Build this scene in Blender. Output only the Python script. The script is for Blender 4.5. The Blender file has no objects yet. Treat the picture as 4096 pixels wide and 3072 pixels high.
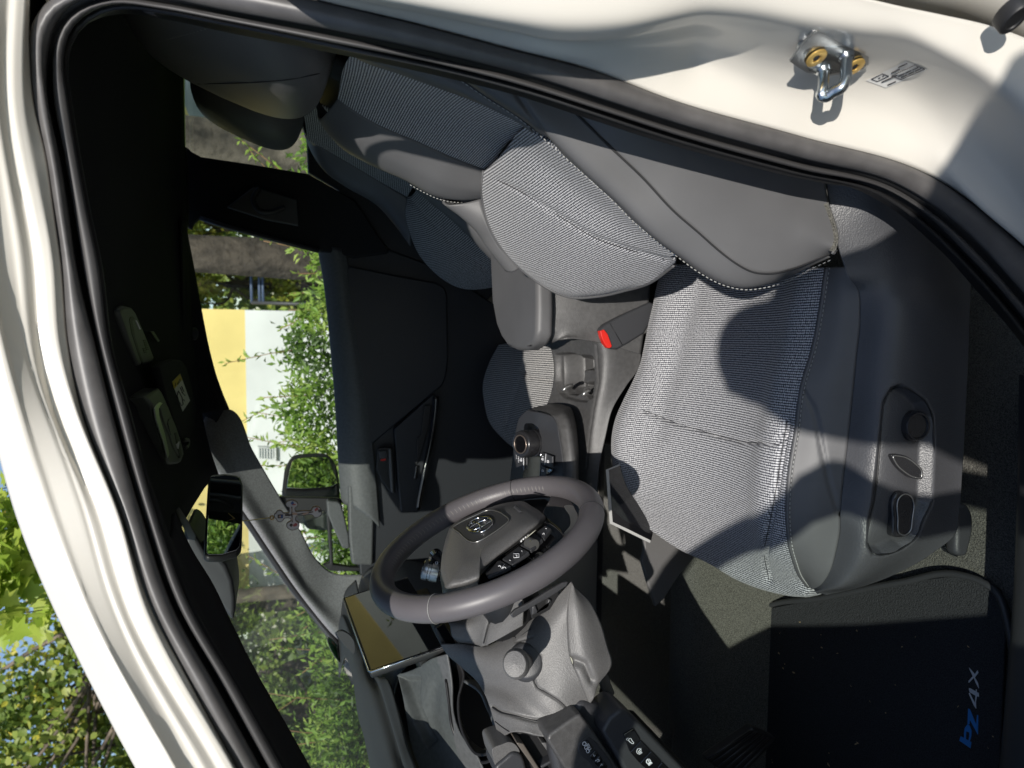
import bpy, bmesh, math, random
import numpy as np
from mathutils import Vector, Matrix
random.seed(7)
SC = bpy.context.scene
COL = SC.collection
# ------------------------------------------------------------------ camera
F, CX, CY = 2840.0, 2048.0, 1536.0
CAM = np.array([-1.38, 0.0, 1.30])
_dy = -80.0
AX = np.array([-948.0, -191.0, F]); AX /= np.linalg.norm(AX)
AD = np.array([(F * F - 191 * _dy) / 948.0, _dy, F]); AD /= np.linalg.norm(AD)
AZ = -AD
AY = np.cross(AZ, AX)
camd = bpy.data.cameras.new('camera')
camd.sensor_width = 36.0; camd.sensor_fit = 'HORIZONTAL'; camd.lens = F / 4096 * 36
camd.clip_start = 0.02; camd.clip_end = 500
camd.dof.use_dof = True; camd.dof.focus_distance = 1.05; camd.dof.aperture_fstop = 7.5
cam = bpy.data.objects.new('camera', camd); COL.objects.link(cam)
R = Matrix(((AX[0], -AX[1], -AX[2]), (AY[0], -AY[1], -AY[2]), (AZ[0], -AZ[1], -AZ[2])))
cam.matrix_world = Matrix.Translation(Vector(CAM)) @ R.to_4x4()
SC.camera = cam
# ------------------------------------------------------------------ light
SUN_L = Vector((-1.0, 0.0, 0.77)).normalized()       # towards the sun
elev = math.asin(SUN_L.z)
sd = bpy.data.lights.new('sun', 'SUN'); sd.energy = 3.7; sd.angle = math.radians(0.53); sd.color = (1.0, 0.955, 0.89)
so = bpy.data.objects.new('sun', sd); COL.objects.link(so)
so.rotation_euler = SUN_L.to_track_quat('Z', 'Y').to_euler()
def on(obj, c, a, lift=.0008, nrm=False):
    from mathutils.bvhtree import BVHTree
    me = obj.data; bv = BVHTree.FromPolygons([v.co.copy() for v in me.vertices], [tuple(p.vertices) for p in me.polygons])
    ox, oy, k = CR[c]; o = []
    for i in range(len(a)//2):
        r = (ox+k*a[2*i]-CX, oy+k*a[2*i+1]-CY, F); d = Vector([A[0]*r[0]+A[1]*r[1]+A[2]*r[2] for A in (AX, AY, AZ)]).normalized()
        h = bv.ray_cast(Vector(CAM), d)
        if h[0] is not None: o.append((h[0]-d*lift, h[1] if h[1].dot(d) < 0 else -h[1]) if nrm else h[0]-d*lift)
    return o
W = bpy.data.worlds.new('World'); SC.world = W; W.use_nodes = True
nt = W.node_tree; nt.nodes.clear()
wo = nt.nodes.new('ShaderNodeOutputWorld'); wb = nt.nodes.new('ShaderNodeBackground'); ws = nt.nodes.new('ShaderNodeTexSky')
ws.sky_type = 'NISHITA'; ws.sun_disc = False; ws.sun_elevation = elev; ws.sun_rotation = math.radians(270)
ws.air_density = 1.0; ws.dust_density = 0.6; ws.ozone_density = 1.5
wb.inputs['Strength'].default_value = 0.105
nt.links.new(ws.outputs[0], wb.inputs[0]); nt.links.new(wb.outputs[0], wo.inputs[0])
SC.view_settings.view_transform = 'Standard'; SC.view_settings.look = 'None'
SC.view_settings.exposure = 0.36; SC.view_settings.gamma = 1.0
SC.cycles.max_bounces = 8; SC.cycles.transparent_max_bounces = 12
SC.cycles.caustics_reflective = False; SC.cycles.caustics_refractive = False
SC.cycles.sample_clamp_indirect = 4.0
# ------------------------------------------------------------------ pixel helpers (each point gets its own real distance)
def P(px, py, x):
    r = (px - CX, py - CY, F)
    t = (x - CAM[0]) / (AX[0]*r[0] + AX[1]*r[1] + AX[2]*r[2])
    return Vector((x, CAM[1] + t*(AY[0]*r[0]+AY[1]*r[1]+AY[2]*r[2]), CAM[2] + t*(AZ[0]*r[0]+AZ[1]*r[1]+AZ[2]*r[2])))
def PZ(px, py, z):
    r = (px - CX, py - CY, F)
    t = (z - CAM[2]) / (AZ[0]*r[0]+AZ[1]*r[1]+AZ[2]*r[2])
    return Vector((CAM[0]+t*(AX[0]*r[0]+AX[1]*r[1]+AX[2]*r[2]), CAM[1]+t*(AY[0]*r[0]+AY[1]*r[1]+AY[2]*r[2]), z))
def PP(px, py, p0, n):
    r = (px - CX, py - CY, F)
    d = Vector([A[0]*r[0]+A[1]*r[1]+A[2]*r[2] for A in (AX, AY, AZ)])
    c = Vector(CAM); k = (p0 - c).dot(n) / d.dot(n)
    return c + d*k
def proj(v):
    d = np.asarray(v) - CAM
    c = d[..., 0:1]*AX + d[..., 1:2]*AY + d[..., 2:3]*AZ
    return CX + F*c[..., 0]/c[..., 2], CY + F*c[..., 1]/c[..., 2]
KR = 1400/2212
CR = {1: (0, 0, KR), 2: (1300, 0, KR), 3: (2696, 0, KR), 4: (0, 1000, KR), 5: (1300, 1000, KR), 6: (2696, 1000, KR), 7: (0, 2022, KR), 8: (1300, 2022, KR), 9: (2696, 2022, KR),
      11: (1700, 1900, 800/2212), 12: (1300, 2200, 600/2212), 13: (1900, 2622, 600/2212), 14: (2500, 2622, 600/2212), 15: (3100, 50, 700/2212), 16: (900, 1800, 500/2212), 17: (1900, 1500, 600/2212), 18: (400, 1150, 600/2212),
      19: (550, 1550, 400/2212), 20: (1400, 1450, 700/2212), 21: (3700, 2400, 396/978), 22: (1260, 2480, 240/2212), 0: (0, 0, 1)}
def q(c, X, *a):
    ox, oy, k = CR[c]; n = len(a)//2; o = []
    for i in range(n):
        t = i/max(1, n-1)
        x = X[0]+(X[1]-X[0])*t if isinstance(X, tuple) else (X[i] if isinstance(X, list) else X)
        o.append(P(ox+k*a[2*i], oy+k*a[2*i+1], x))
    return o
def qz(c, z, *a):
    ox, oy, k = CR[c]
    return [PZ(ox+k*a[2*i], oy+k*a[2*i+1], z) for i in range(len(a)//2)]
def side(z):
    return float(np.interp(z, [0.3, 0.6, 1.0, 1.25, 1.38, 1.5], [.785, .77, .742, .705, .665, .605]))
def qs(c, off, *a):
    ox, oy, k = CR[c]; o = []
    for i in range(len(a)//2):
        x = -.7
        for _ in range(12):
            p = P(ox+k*a[2*i], oy+k*a[2*i+1], x); x = x*.4 + (-side(min(1.55, max(.2, p.z))) - off)*.6
        o.append(P(ox+k*a[2*i], oy+k*a[2*i+1], x))
    return o
def cr(pts, n, closed=False, lin=False):
    p = np.array([list(v) for v in pts], float)
    if closed: p = np.vstack([p, p[:1]])
    if len(p) == 1: return np.repeat(p, n, 0)
    L = np.r_[0, np.cumsum(np.linalg.norm(np.diff(p, axis=0), axis=1)+1e-9)]
    t = np.linspace(0, L[-1], n+1)[:-1] if closed else np.linspace(0, L[-1], n)
    if lin or len(p) == 2:
        return np.stack([np.interp(t, L, p[:, k]) for k in range(p.shape[1])], 1)
    m = np.zeros_like(p)
    dL = np.diff(L)[:, None]; sl = np.diff(p, axis=0)/dL
    m[1:-1] = (sl[:-1]*dL[1:] + sl[1:]*dL[:-1])/(dL[1:]+dL[:-1])
    if closed:
        m[0] = m[-1] = (sl[-1]*dL[0]+sl[0]*dL[-1])/(dL[0]+dL[-1])
    else:
        m[0], m[-1] = sl[0], sl[-1]
    i = np.clip(np.searchsorted(L, t, 'right')-1, 0, len(p)-2)
    h = (L[i+1]-L[i])[:, None]; s = ((t-L[i])/(L[i+1]-L[i]))[:, None]
    return (2*s**3-3*s**2+1)*p[i] + (s**3-2*s**2+s)*h*m[i] + (-2*s**3+3*s**2)*p[i+1] + (s**3-s**2)*h*m[i+1]
# ------------------------------------------------------------------ object helpers
def tag(o, label=None, cat=None, group=None, kind=None):
    if label: o['label'] = label
    if cat: o['category'] = cat
    if group: o['group'] = group
    if kind: o['kind'] = kind
    return o
def empty(name, loc, label, cat, group=None):
    o = bpy.data.objects.new(name, None); COL.objects.link(o); o.location = loc; o.empty_display_size = .05
    return tag(o, label, cat, group)
def link(name, me, mat, parent, label=None):
    if mat is not None:
        for m_ in (mat if isinstance(mat, list) else [mat]): me.materials.append(m_)
    o = bpy.data.objects.new(name, me); COL.objects.link(o)
    if parent is not None:
        o.parent = parent; o.matrix_parent_inverse = parent.matrix_world.inverted() if False else Matrix.Identity(4)
        if parent.type == 'EMPTY': o.location = -Vector(parent.location)
    if label: o['label'] = label
    return o
def mesh(name, v, f, mat, parent, smooth=True, uv=None):
    me = bpy.data.meshes.new(name)
    me.from_pydata([tuple(x) for x in v], [], [tuple(int(i) for i in x) for x in f]); me.update()
    if smooth: me.polygons.foreach_set('use_smooth', [True]*len(me.polygons))
    if uv is not None:
        ul = me.uv_layers.new(name='uv')
        for l in me.loops: ul.data[l.index].uv = uv[l.vertex_index]
    return link(name, me, mat, parent)
def G(poly, w, d):
    a = np.array(poly, float)
    def f(px, py):
        m = np.full(px.shape, 1e9)
        for i in range(len(a)-1):
            x0, y0 = a[i]; x1, y1 = a[i+1]; dx, dy = x1-x0, y1-y0
            t = np.clip(((px-x0)*dx+(py-y0)*dy)/(dx*dx+dy*dy+1e-9), 0, 1)
            m = np.minimum(m, np.hypot(px-x0-t*dx, py-y0-t*dy))
        return d*np.exp(-(m/w)**2)
    return f
def gq(c, *a):
    ox, oy, k = CR[c]
    return [(ox+k*a[2*i], oy+k*a[2*i+1]) for i in range(len(a)//2)]
def inside(poly, soft, d):
    a = np.array(poly, float)
    def f(px, py):
        ins = np.zeros(px.shape, bool); m = np.full(px.shape, 1e9); n = len(a)
        for i in range(n):
            x0, y0 = a[i]; x1, y1 = a[(i+1) % n]; dx, dy = x1-x0, y1-y0
            c = ((y0 > py) != (y1 > py)) & (px < dx*(py-y0)/(dy+1e-12)+x0); ins ^= c
            t = np.clip(((px-x0)*dx+(py-y0)*dy)/(dx*dx+dy*dy+1e-9), 0, 1)
            m = np.minimum(m, np.hypot(px-x0-t*dx, py-y0-t*dy))
        sdist = np.where(ins, m, -m)
        s = np.clip(sdist/soft*.5+.5, 0, 1); return d*(s*s*(3-2*s))
    return f
def surf(name, curves, nu, nv, mat, parent, disp=(), thick=0.004, lin=False, lincross=False, flip=False, uvrot=False, uvp=None, relax=0):
    g = np.stack([cr(c, nu, lin=lin) for c in curves], 0)            # k,nu,3
    g = np.stack([cr(g[:, i], nv, lin=lincross) for i in range(nu)], 0)   # nu,nv,3
    for _ in range(relax):
        g[1:-1, 1:-1] = (g[:-2, 1:-1]+g[2:, 1:-1]+g[1:-1, :-2]+g[1:-1, 2:])/4
    if disp:
        du = np.gradient(g, axis=0); dv = np.gradient(g, axis=1)
        n = np.cross(du, dv); n /= (np.linalg.norm(n, axis=2, keepdims=True)+1e-12)
        s = np.sign((n*(CAM-g)).sum(2).mean()) or 1
        n *= s; px, py = proj(g)
        for d in disp: g = g - n*np.asarray(d(px, py))[..., None]
    lu = np.zeros((nu, nv)); lu[1:] = np.cumsum(np.linalg.norm(np.diff(g, axis=0), axis=2), 0)
    lv = np.zeros((nu, nv)); lv[:, 1:] = np.cumsum(np.linalg.norm(np.diff(g, axis=1), axis=2), 1)
    v = g.reshape(-1, 3); uv = np.stack([lu, lv] if not uvrot else [lv, lu], 2).reshape(-1, 2)
    if uvp: uv = v @ np.array(uvp, float).T
    f = []
    for i in range(nu-1):
        for j in range(nv-1):
            a = i*nv+j; f.append((a, a+nv, a+nv+1, a+1))
    c0 = v.mean(0); m = g[nu//2, nv//2]
    e1 = g[min(nu-1, nu//2+1), nv//2]-g[nu//2-1 if nu > 2 else 0, nv//2]; e2 = g[nu//2, min(nv-1, nv//2+1)]-g[nu//2, max(0, nv//2-1)]
    if (np.cross(e1, e2).dot(CAM-m) < 0) != flip: f = [x[::-1] for x in f]
    o = mesh(name, v, f, mat, parent, True, uv)
    if thick:
        s = o.modifiers.new('s', 'SOLIDIFY'); s.thickness = thick; s.offset = -1
    return o
def slab(name, pts, depth, mat, parent, bevel=0.0, smooth=0, dirv=None, seg=2):
    p = np.array([list(x) for x in pts], float)
    if smooth: p = cr(list(p), smooth, closed=True)
    n = len(p); d = np.array(dirv if dirv is not None else (1, 0, 0), float); d = d/np.linalg.norm(d)*depth
    v = np.vstack([p, p+d]); f = [list(range(n)), list(range(2*n-1, n-1, -1))]
    for i in range(n): j = (i+1) % n; f.append([j, i, i+n, j+n])
    nn = np.zeros(3)
    for i in range(n):
        nn += np.cross(p[i], p[(i+1) % n])
    if nn.dot(d) > 0: f = [x[::-1] for x in f]
    o = mesh(name, v, f, mat, parent, False)
    if bevel:
        b = o.modifiers.new('b', 'BEVEL'); b.width = bevel; b.segments = seg; b.limit_method = 'ANGLE'; b.angle_limit = math.radians(35); b.harden_normals = False
    sm = o.data.polygons
    if smooth or bevel:
        sm.foreach_set('use_smooth', [True]*len(sm))
        w = o.modifiers.new('w', 'WEIGHTED_NORMAL'); w.keep_sharp = False
    return o
def tube(name, pts, r, mat, parent, seg=10, closed=False, n=0, caps=True, flat=1.0, up=(0, 0, 1)):
    p = cr(pts, n, closed) if n else np.array([list(x) for x in pts], float)
    N = len(p); rr = np.interp(np.linspace(0, 1, N), np.linspace(0, 1, len(r)), r) if isinstance(r, (list, tuple)) else np.full(N, r)
    v = []; prev = None
    for i in range(N):
        a = p[(i-1) % N] if (closed or i > 0) else p[i]; b = p[(i+1) % N] if (closed or i < N-1) else p[i]
        t = b-a; t /= np.linalg.norm(t)+1e-12
        if prev is None:
            s = np.cross(t, up)
            if np.linalg.norm(s) < 1e-3: s = np.cross(t, (0, 1, 0))
        else: s = prev - t*prev.dot(t)
        s /= np.linalg.norm(s); prev = s; w = np.cross(s, t)
        for k in range(seg):
            th = 2*math.pi*k/seg; v.append(p[i]+rr[i]*(math.cos(th)*s+flat*math.sin(th)*w))
    f = []
    for i in range(N if closed else N-1):
        for k in range(seg):
            a = i*seg+k; b = i*seg+(k+1) % seg; j = (i+1) % N
            f.append((a, b, j*seg+(k+1) % seg, j*seg+k))
    if caps and not closed:
        f.append(tuple(range(seg-1, -1, -1))); f.append(tuple(range((N-1)*seg, N*seg)))
    o = mesh(name, v, f, mat, parent)
    bm = bmesh.new(); bm.from_mesh(o.data); bmesh.ops.recalc_face_normals(bm, faces=bm.faces); bm.to_mesh(o.data); bm.free()
    return o
def rbox(name, c, ax, mat, parent, bevel=0.004, seg=3):
    c = np.array(list(c), float); a = [np.array(list(x), float) for x in ax]; v = []
    for sx in (-1, 1):
        for sy in (-1, 1):
            for sz in (-1, 1): v.append(c+sx*a[0]+sy*a[1]+sz*a[2])
    f = [(0, 1, 3, 2), (4, 6, 7, 5), (0, 4, 5, 1), (2, 3, 7, 6), (0, 2, 6, 4), (1, 5, 7, 3)]
    o = mesh(name, v, f, mat, parent, True)
    bm = bmesh.new(); bm.from_mesh(o.data); bmesh.ops.recalc_face_normals(bm, faces=bm.faces); bm.to_mesh(o.data); bm.free()
    if bevel:
        b = o.modifiers.new('b', 'BEVEL'); b.width = bevel; b.segments = seg; b.limit_method = 'NONE'
        w = o.modifiers.new('w', 'WEIGHTED_NORMAL')
    return o
def lathe(name, c, axis, prof, mat, parent, seg=28, ell=(1, 1), upv=(0, 0, 1)):
    ax = Vector(axis).normalized(); u = ax.cross(Vector(upv)).normalized(); w = ax.cross(u)
    v = []; f = []; c = Vector(c)
    for (r, h) in prof:
        for k in range(seg):
            t = 2*math.pi*k/seg; v.append(c+ax*h+u*(r*math.cos(t)*ell[0])+w*(r*math.sin(t)*ell[1]))
    for i in range(len(prof)-1):
        for k in range(seg):
            f.append((i*seg+k, i*seg+(k+1) % seg, (i+1)*seg+(k+1) % seg, (i+1)*seg+k))
    f.append(tuple(range((len(prof)-1)*seg, len(prof)*seg))); f.append(tuple(range(seg-1, -1, -1)))
    o = mesh(name, v, f, mat, parent)
    bm = bmesh.new(); bm.from_mesh(o.data); bmesh.ops.recalc_face_normals(bm, faces=bm.faces); bm.to_mesh(o.data); bm.free()
    e = o.modifiers.new('e', 'EDGE_SPLIT'); e.split_angle = math.radians(45)
    return o
def stitch(name, pts, pitch, mat, parent, w=.00055, fill=.62, lift=.0007):
    p0 = cr(pts, 400); L = np.linalg.norm(np.diff(p0, axis=0), axis=1).sum(); n = int(L/pitch)
    p = cr(pts, n+1); v = []; f = []
    for i in range(n):
        a = p[i]; b = a+(p[i+1]-a)*fill; t = (b-a)/np.linalg.norm(b-a)
        nv = CAM-a; nv -= t*nv.dot(t); nv /= np.linalg.norm(nv); s = np.cross(t, nv)
        o = len(v); m = (a+b)/2
        v += [a-s*w-nv*.002, a+s*w-nv*.002, b+s*w-nv*.002, b-s*w-nv*.002, m-s*w*1.3+nv*lift*.6, m+s*w*1.3+nv*lift*.6, m+nv*lift]
        f += [(o, o+1, o+5, o+4), (o+1, o+2, o+5), (o+2, o+3, o+4, o+5), (o+3, o, o+4)]
    return mesh(name, v, f, mat, parent)
def text(name, s, origin, ux, uy, size, mat, parent, ext=.0004, align='CENTER'):
    cu = bpy.data.curves.new(name, 'FONT'); cu.body = s; cu.size = size; cu.extrude = ext; cu.align_x = align; cu.align_y = 'CENTER'
    t = bpy.data.objects.new(name+'_c', cu); COL.objects.link(t)
    dg = bpy.context.evaluated_depsgraph_get(); dg.update()
    me = bpy.data.meshes.new_from_object(t.evaluated_get(dg)); bpy.data.objects.remove(t); bpy.data.curves.remove(cu)
    ux = Vector(ux); uy = Vector(uy); uz = ux.normalized().cross(uy.normalized())
    me.materials.clear()
    for vv in me.vertices: vv.co = Vector(origin)+ux*vv.co.x+uy*vv.co.y+uz*vv.co.z
    me.name = name
    return link(name, me, mat, parent)
def join(objs, name):
    me = bpy.data.meshes.new(name); bm = bmesh.new()
    mats = []
    for o in objs:
        for m_ in o.data.materials:
            if m_ not in mats: mats.append(m_)
        base = len(bm.faces); bm.from_mesh(o.data); bm.faces.ensure_lookup_table()
        for fc in list(bm.faces)[base:]: fc.material_index = mats.index(o.data.materials[0])
    bm.to_mesh(me); bm.free(); par = objs[0].parent
    for o in objs: bpy.data.objects.remove(o)
    return link(name, me, mats, par)
# ------------------------------------------------------------------ materials
def nm(name):
    m = bpy.data.materials.new(name); m.use_nodes = True; n = m.node_tree
    return m, n, n.nodes['Principled BSDF']
def plain(name, col, rough=.5, metal=0, spec=.5, coat=0, bump=None, var=None, sheen=0):
    m, n, b = nm(name)
    b.inputs['Base Color'].default_value = (*col, 1); b.inputs['Roughness'].default_value = rough; b.inputs['Metallic'].default_value = metal
    b.inputs['Specular IOR Level'].default_value = spec; b.inputs['Coat Weight'].default_value = coat; b.inputs['Coat Roughness'].default_value = .04
    b.inputs['Sheen Weight'].default_value = sheen
    tc = n.nodes.new('ShaderNodeTexCoord')
    if bump:
        sc, st, dist = bump[:3]
        t = n.nodes.new('ShaderNodeTexVoronoi' if len(bump) > 3 else 'ShaderNodeTexNoise'); t.inputs['Scale'].default_value = sc
        if len(bump) <= 3: t.inputs['Detail'].default_value = 3
        n.links.new(tc.outputs['Object'], t.inputs['Vector'])
        bp = n.nodes.new('ShaderNodeBump'); bp.inputs['Strength'].default_value = st; bp.inputs['Distance'].default_value = dist
        n.links.new(t.outputs[0], bp.inputs['Height']); n.links.new(bp.outputs[0], b.inputs['Normal'])
    if var:
        sc, lo, hi = var
        t = n.nodes.new('ShaderNodeTexNoise'); t.inputs['Scale'].default_value = sc; t.inputs['Detail'].default_value = 5
        n.links.new(tc.outputs['Object'], t.inputs['Vector'])
        r = n.nodes.new('ShaderNodeValToRGB'); r.color_ramp.elements[0].position = .3; r.color_ramp.elements[1].position = .7
        r.color_ramp.elements[0].color = (*[c*lo for c in col], 1); r.color_ramp.elements[1].color = (*[c*hi for c in col], 1)
        n.links.new(t.outputs[0], r.inputs[0]); n.links.new(r.outputs[0], b.inputs['Base Color'])
    return m
def fabric(name, dark, light, pu, pv, dist=.5):
    m, n, b = nm(name); L = n.links.new
    uv = n.nodes.new('ShaderNodeUVMap'); uv.uv_map = 'uv'
    def wave(axis, pitch, dsc):
        w = n.nodes.new('ShaderNodeTexWave'); w.wave_type = 'BANDS'; w.bands_direction = axis; w.wave_profile = 'SIN'
        w.inputs['Scale'].default_value = 1/pitch/ (1/ (2*math.pi)) / 20 if False else (2*math.pi)/(20*pitch)
        w.inputs['Distortion'].default_value = dist; w.inputs['Detail'].default_value = 2; w.inputs['Detail Scale'].default_value = dsc
        L(uv.outputs[0], w.inputs['Vector']); return w
    a = wave('X', pu, 6); c = wave('Y', pv, 6)
    ns = n.nodes.new('ShaderNodeTexNoise'); ns.inputs['Scale'].default_value = 380; ns.inputs['Detail'].default_value = 2; L(uv.outputs[0], ns.inputs['Vector'])
    mx = n.nodes.new('ShaderNodeMath'); mx.operation = 'MULTIPLY'; L(a.outputs['Fac'], mx.inputs[0])
    m2 = n.nodes.new('ShaderNodeMath'); m2.operation = 'MULTIPLY_ADD'; L(c.outputs['Fac'], m2.inputs[0]); m2.inputs[1].default_value = .6; m2.inputs[2].default_value = .45; L(m2.outputs[0], mx.inputs[1])
    m3 = n.nodes.new('ShaderNodeMath'); m3.operation = 'ADD'; L(mx.outputs[0], m3.inputs[0])
    m4 = n.nodes.new('ShaderNodeMath'); m4.operation = 'MULTIPLY_ADD'; L(ns.outputs[0], m4.inputs[0]); m4.inputs[1].default_value = 1.5; m4.inputs[2].default_value = -.74; L(m4.outputs[0], m3.inputs[1])
    r = n.nodes.new('ShaderNodeValToRGB'); e = r.color_ramp.elements
    e[0].position = .12; e[0].color = (*dark, 1); e[1].position = .75; e[1].color = (*light, 1)
    L(m3.outputs[0], r.inputs[0]); L(r.outputs[0], b.inputs['Base Color'])
    bp = n.nodes.new('ShaderNodeBump'); bp.inputs['Strength'].default_value = .35; bp.inputs['Distance'].default_value = .0012
    L(m3.outputs[0], bp.inputs['Height']); L(bp.outputs[0], b.inputs['Normal'])
    b.inputs['Roughness'].default_value = .85; b.inputs['Specular IOR Level'].default_value = .25; b.inputs['Sheen Weight'].default_value = .15
    return m
def glass(name, tint, refl=.06, rough=0.0, dust_haze=0.0):
    m = bpy.data.materials.new(name); m.use_nodes = True; n = m.node_tree; n.nodes.clear(); L = n.links.new
    o = n.nodes.new('ShaderNodeOutputMaterial'); t = n.nodes.new('ShaderNodeBsdfTransparent'); t.inputs[0].default_value = (*tint, 1)
    g = n.nodes.new('ShaderNodeBsdfGlossy'); g.inputs['Roughness'].default_value = rough
    lw = n.nodes.new('ShaderNodeLayerWeight'); pw_ = n.nodes.new('ShaderNodeMath'); pw_.operation = 'POWER'; pw_.inputs[1].default_value = 5; L(lw.outputs['Facing'], pw_.inputs[0])
    f = n.nodes.new('ShaderNodeMath'); f.operation = 'MULTIPLY_ADD'; f.inputs[1].default_value = .9; f.inputs[2].default_value = refl; L(pw_.outputs[0], f.inputs[0])
    mx = n.nodes.new('ShaderNodeMixShader'); L(f.outputs[0], mx.inputs[0]); L(g.outputs[0], mx.inputs[2]); L(mx.outputs[0], o.inputs[0])
    if dust_haze:      # pale dusty film that puts the glare haze on the pane
        df = n.nodes.new('ShaderNodeBsdfDiffuse'); df.inputs[0].default_value = (.75, .78, .72, 1); tl = n.nodes.new('ShaderNodeBsdfTranslucent'); tl.inputs[0].default_value = (.75, .78, .72, 1)
        m1 = n.nodes.new('ShaderNodeMixShader'); m1.inputs[0].default_value = .5; L(df.outputs[0], m1.inputs[1]); L(tl.outputs[0], m1.inputs[2])
        m2 = n.nodes.new('ShaderNodeMixShader'); m2.inputs[0].default_value = dust_haze; L(t.outputs[0], m2.inputs[1]); L(m1.outputs[0], m2.inputs[2]); L(m2.outputs[0], mx.inputs[1])
    else: L(t.outputs[0], mx.inputs[1])
    return m
M = {}
M['white'] = plain('white_paint', (.72, .685, .615), .34, coat=.25, var=(3, .97, 1.0))
M['rubber'] = plain('seal_rubber', (.10, .095, .093), .42, spec=.5, bump=(260, .12, .0006), var=(40, .8, 1.15))
M['black'] = plain('black_trim', (.012, .012, .013), .5)
M['leather'] = plain('synthetic_leather', (.105, .105, .108), .5, spec=.42, bump=(900, .18, .0004), var=(9, .9, 1.08))
M['rimleather'] = plain('wheel_leather', (.108, .101, .108), .42, spec=.45, bump=(1100, .16, .0003), var=(14, .92, 1.06))
M['plastic'] = plain('grained_plastic', (.115, .113, .112), .46, spec=.5, bump=(620, .38, .0006, 1), var=(750, .78, 1.25))
M['console'] = plain('console_plastic', (.068, .067, .067), .45, spec=.5, bump=(620, .38, .0006, 1), var=(120, .82, 1.15))
M['dashtop'] = plain('dash_top_skin', (.045, .047, .049), .6, spec=.3, bump=(700, .35, .0006, 1))
M['plasticdark'] = plain('dark_plastic', (.04, .041, .045), .45, spec=.5, bump=(620, .3, .0005, 1))
M['shield'] = plain('seat_shield_plastic', (.06, .061, .066), .4, spec=.5, bump=(480, .4, .0006, 1))
M['dash'] = plain('dashboard_skin', (.088, .092, .094), .52, spec=.4, bump=(700, .35, .0006, 1), var=(150, .85, 1.12))
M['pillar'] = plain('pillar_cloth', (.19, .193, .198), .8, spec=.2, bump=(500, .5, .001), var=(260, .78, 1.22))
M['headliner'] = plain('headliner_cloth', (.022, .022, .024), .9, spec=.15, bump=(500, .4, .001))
M['olive'] = plain('grey_lamp_plastic', (.10, .105, .095), .5)
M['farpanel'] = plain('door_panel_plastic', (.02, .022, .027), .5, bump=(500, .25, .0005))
M['gloss'] = plain('piano_black', (.006, .006, .007), .04, spec=.6, coat=1)
M['screen'] = plain('screen_glass', (.004, .004, .005), .015, spec=.2, coat=0)
M['chrome'] = plain('chrome', (.75, .76, .78), .12, metal=1)
M['steel'] = plain('zinc_steel', (.62, .66, .68), .24, metal=1, bump=(120, .25, .0006))
M['brass'] = plain('brass_washer', (.78, .52, .16), .4, metal=.6)
M['silver'] = plain('satin_silver', (.42, .42, .41), .3, metal=.85)
M['carpet'] = plain('floor_carpet', (.095, .092, .08), 1, spec=.1, bump=(420, 1.0, .004), var=(520, .35, 1.9), sheen=.2)
M['mat'] = plain('mat_carpet', (.04, .041, .044), 1, spec=.08, bump=(420, .9, .003), var=(600, .6, 1.5))
M['lip'] = plain('lip_rubber', (.045, .043, .043), .5)
M['knob'] = plain('satin_black', (.02, .02, .022), .22, spec=.6)
M['rimthread'] = plain('rim_thread', (.22, .21, .2), .7)
M['thread'] = plain('grey_thread', (.32, .32, .31), .7)
M['dthread'] = plain('black_thread', (.02, .02, .022), .7)
M['red'] = plain('red_plastic', (.62, .02, .012), .4)
M['icon'] = plain('white_print', (.78, .79, .82), .5)
M['paper'] = plain('white_paper', (.72, .71, .68), .5)
M['ink'] = plain('dark_ink', (.04, .035, .035), .6)
M['blue'] = plain('blue_thread', (.03, .22, .62), .6, bump=(900, .5, .001))
M['silverthread'] = plain('silver_thread', (.62, .64, .68), .5, bump=(900, .5, .001))
M['fabric'] = fabric('knit_fabric', (.036, .039, .05), (.62, .62, .635), .0036, .0033)
M['fabric2'] = fabric('knit_fabric_coarse', (.026, .027, .033), (.52, .51, .49), .0053, .0030)
M['glass'] = glass('window_glass', (.90, .95, .91))
M['wglass'] = glass('windscreen_glass', (.84, .90, .85), dust_haze=.06)
M['mirror'] = plain('mirror_glass', (.82, .84, .86), .01, metal=1)
# ------------------------------------------------------------------ the car
car = empty('car', (0, 0, 0), 'white car with dark grey interior, photographed through its open driver door', 'car')
# ================================================================= body around the opening
c0 = qs(0, .032, 850,3600, 544,3072, 342,2687, 215,2427, 76,2085, 0,1817, -85,1400, -150,1000, -190,400, -190,-150)
c1 = qs(0, .054, 1010,3600, 703,3072, 354,2427, 203,2022, 19,1400, -65,1000, -120,400, -125,-150)
c2 = qs(0, .040, 1060,3600, 760,3072, 437,2427, 316,2022, 95,1400, 12,1000, -60,400, -65,-150)
c2b = qs(0, .037, 1085,3600, 790,3072, 452,2427, 329,2022, 110,1400, 50,1000, -35,400, -40,-150)
c3 = qs(0, .037, 1105,3600, 816,3072, 468,2427, 342,2022, 125,1400, 80,1000, -15,400, -15,-150)
c4 = qs(0, .029, 1150,3600, 867,3072, 506,2427, 386,2040, 215,1633, 161,1380, 133,1050, 25,400, 40,-150)
c5 = qs(0, .026, 1215,3600, 935,3072, 582,2427, 471,2050, 304,1633, 234,1380, 209,1050, 95,400, 112,-150)
SOr = (1230,3600, 945,3072, 770,2750, 604,2427, 478,2050, 323,1633, 272,1380, 244,1050, 212,823, 184,633, 133,400, 117,152)
SOt = (120,120, 152,51, 209,-10, 300,-50, 500,-85, 900,-70, 1270,0, 1692,101, 2047,196, 2344,272, 2700,402, 3202,544, 3709,696, 3898,816, 4096,987, 4400,1330, 4560,1800, 4600,2400, 4560,3200, 4480,3700)
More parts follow.
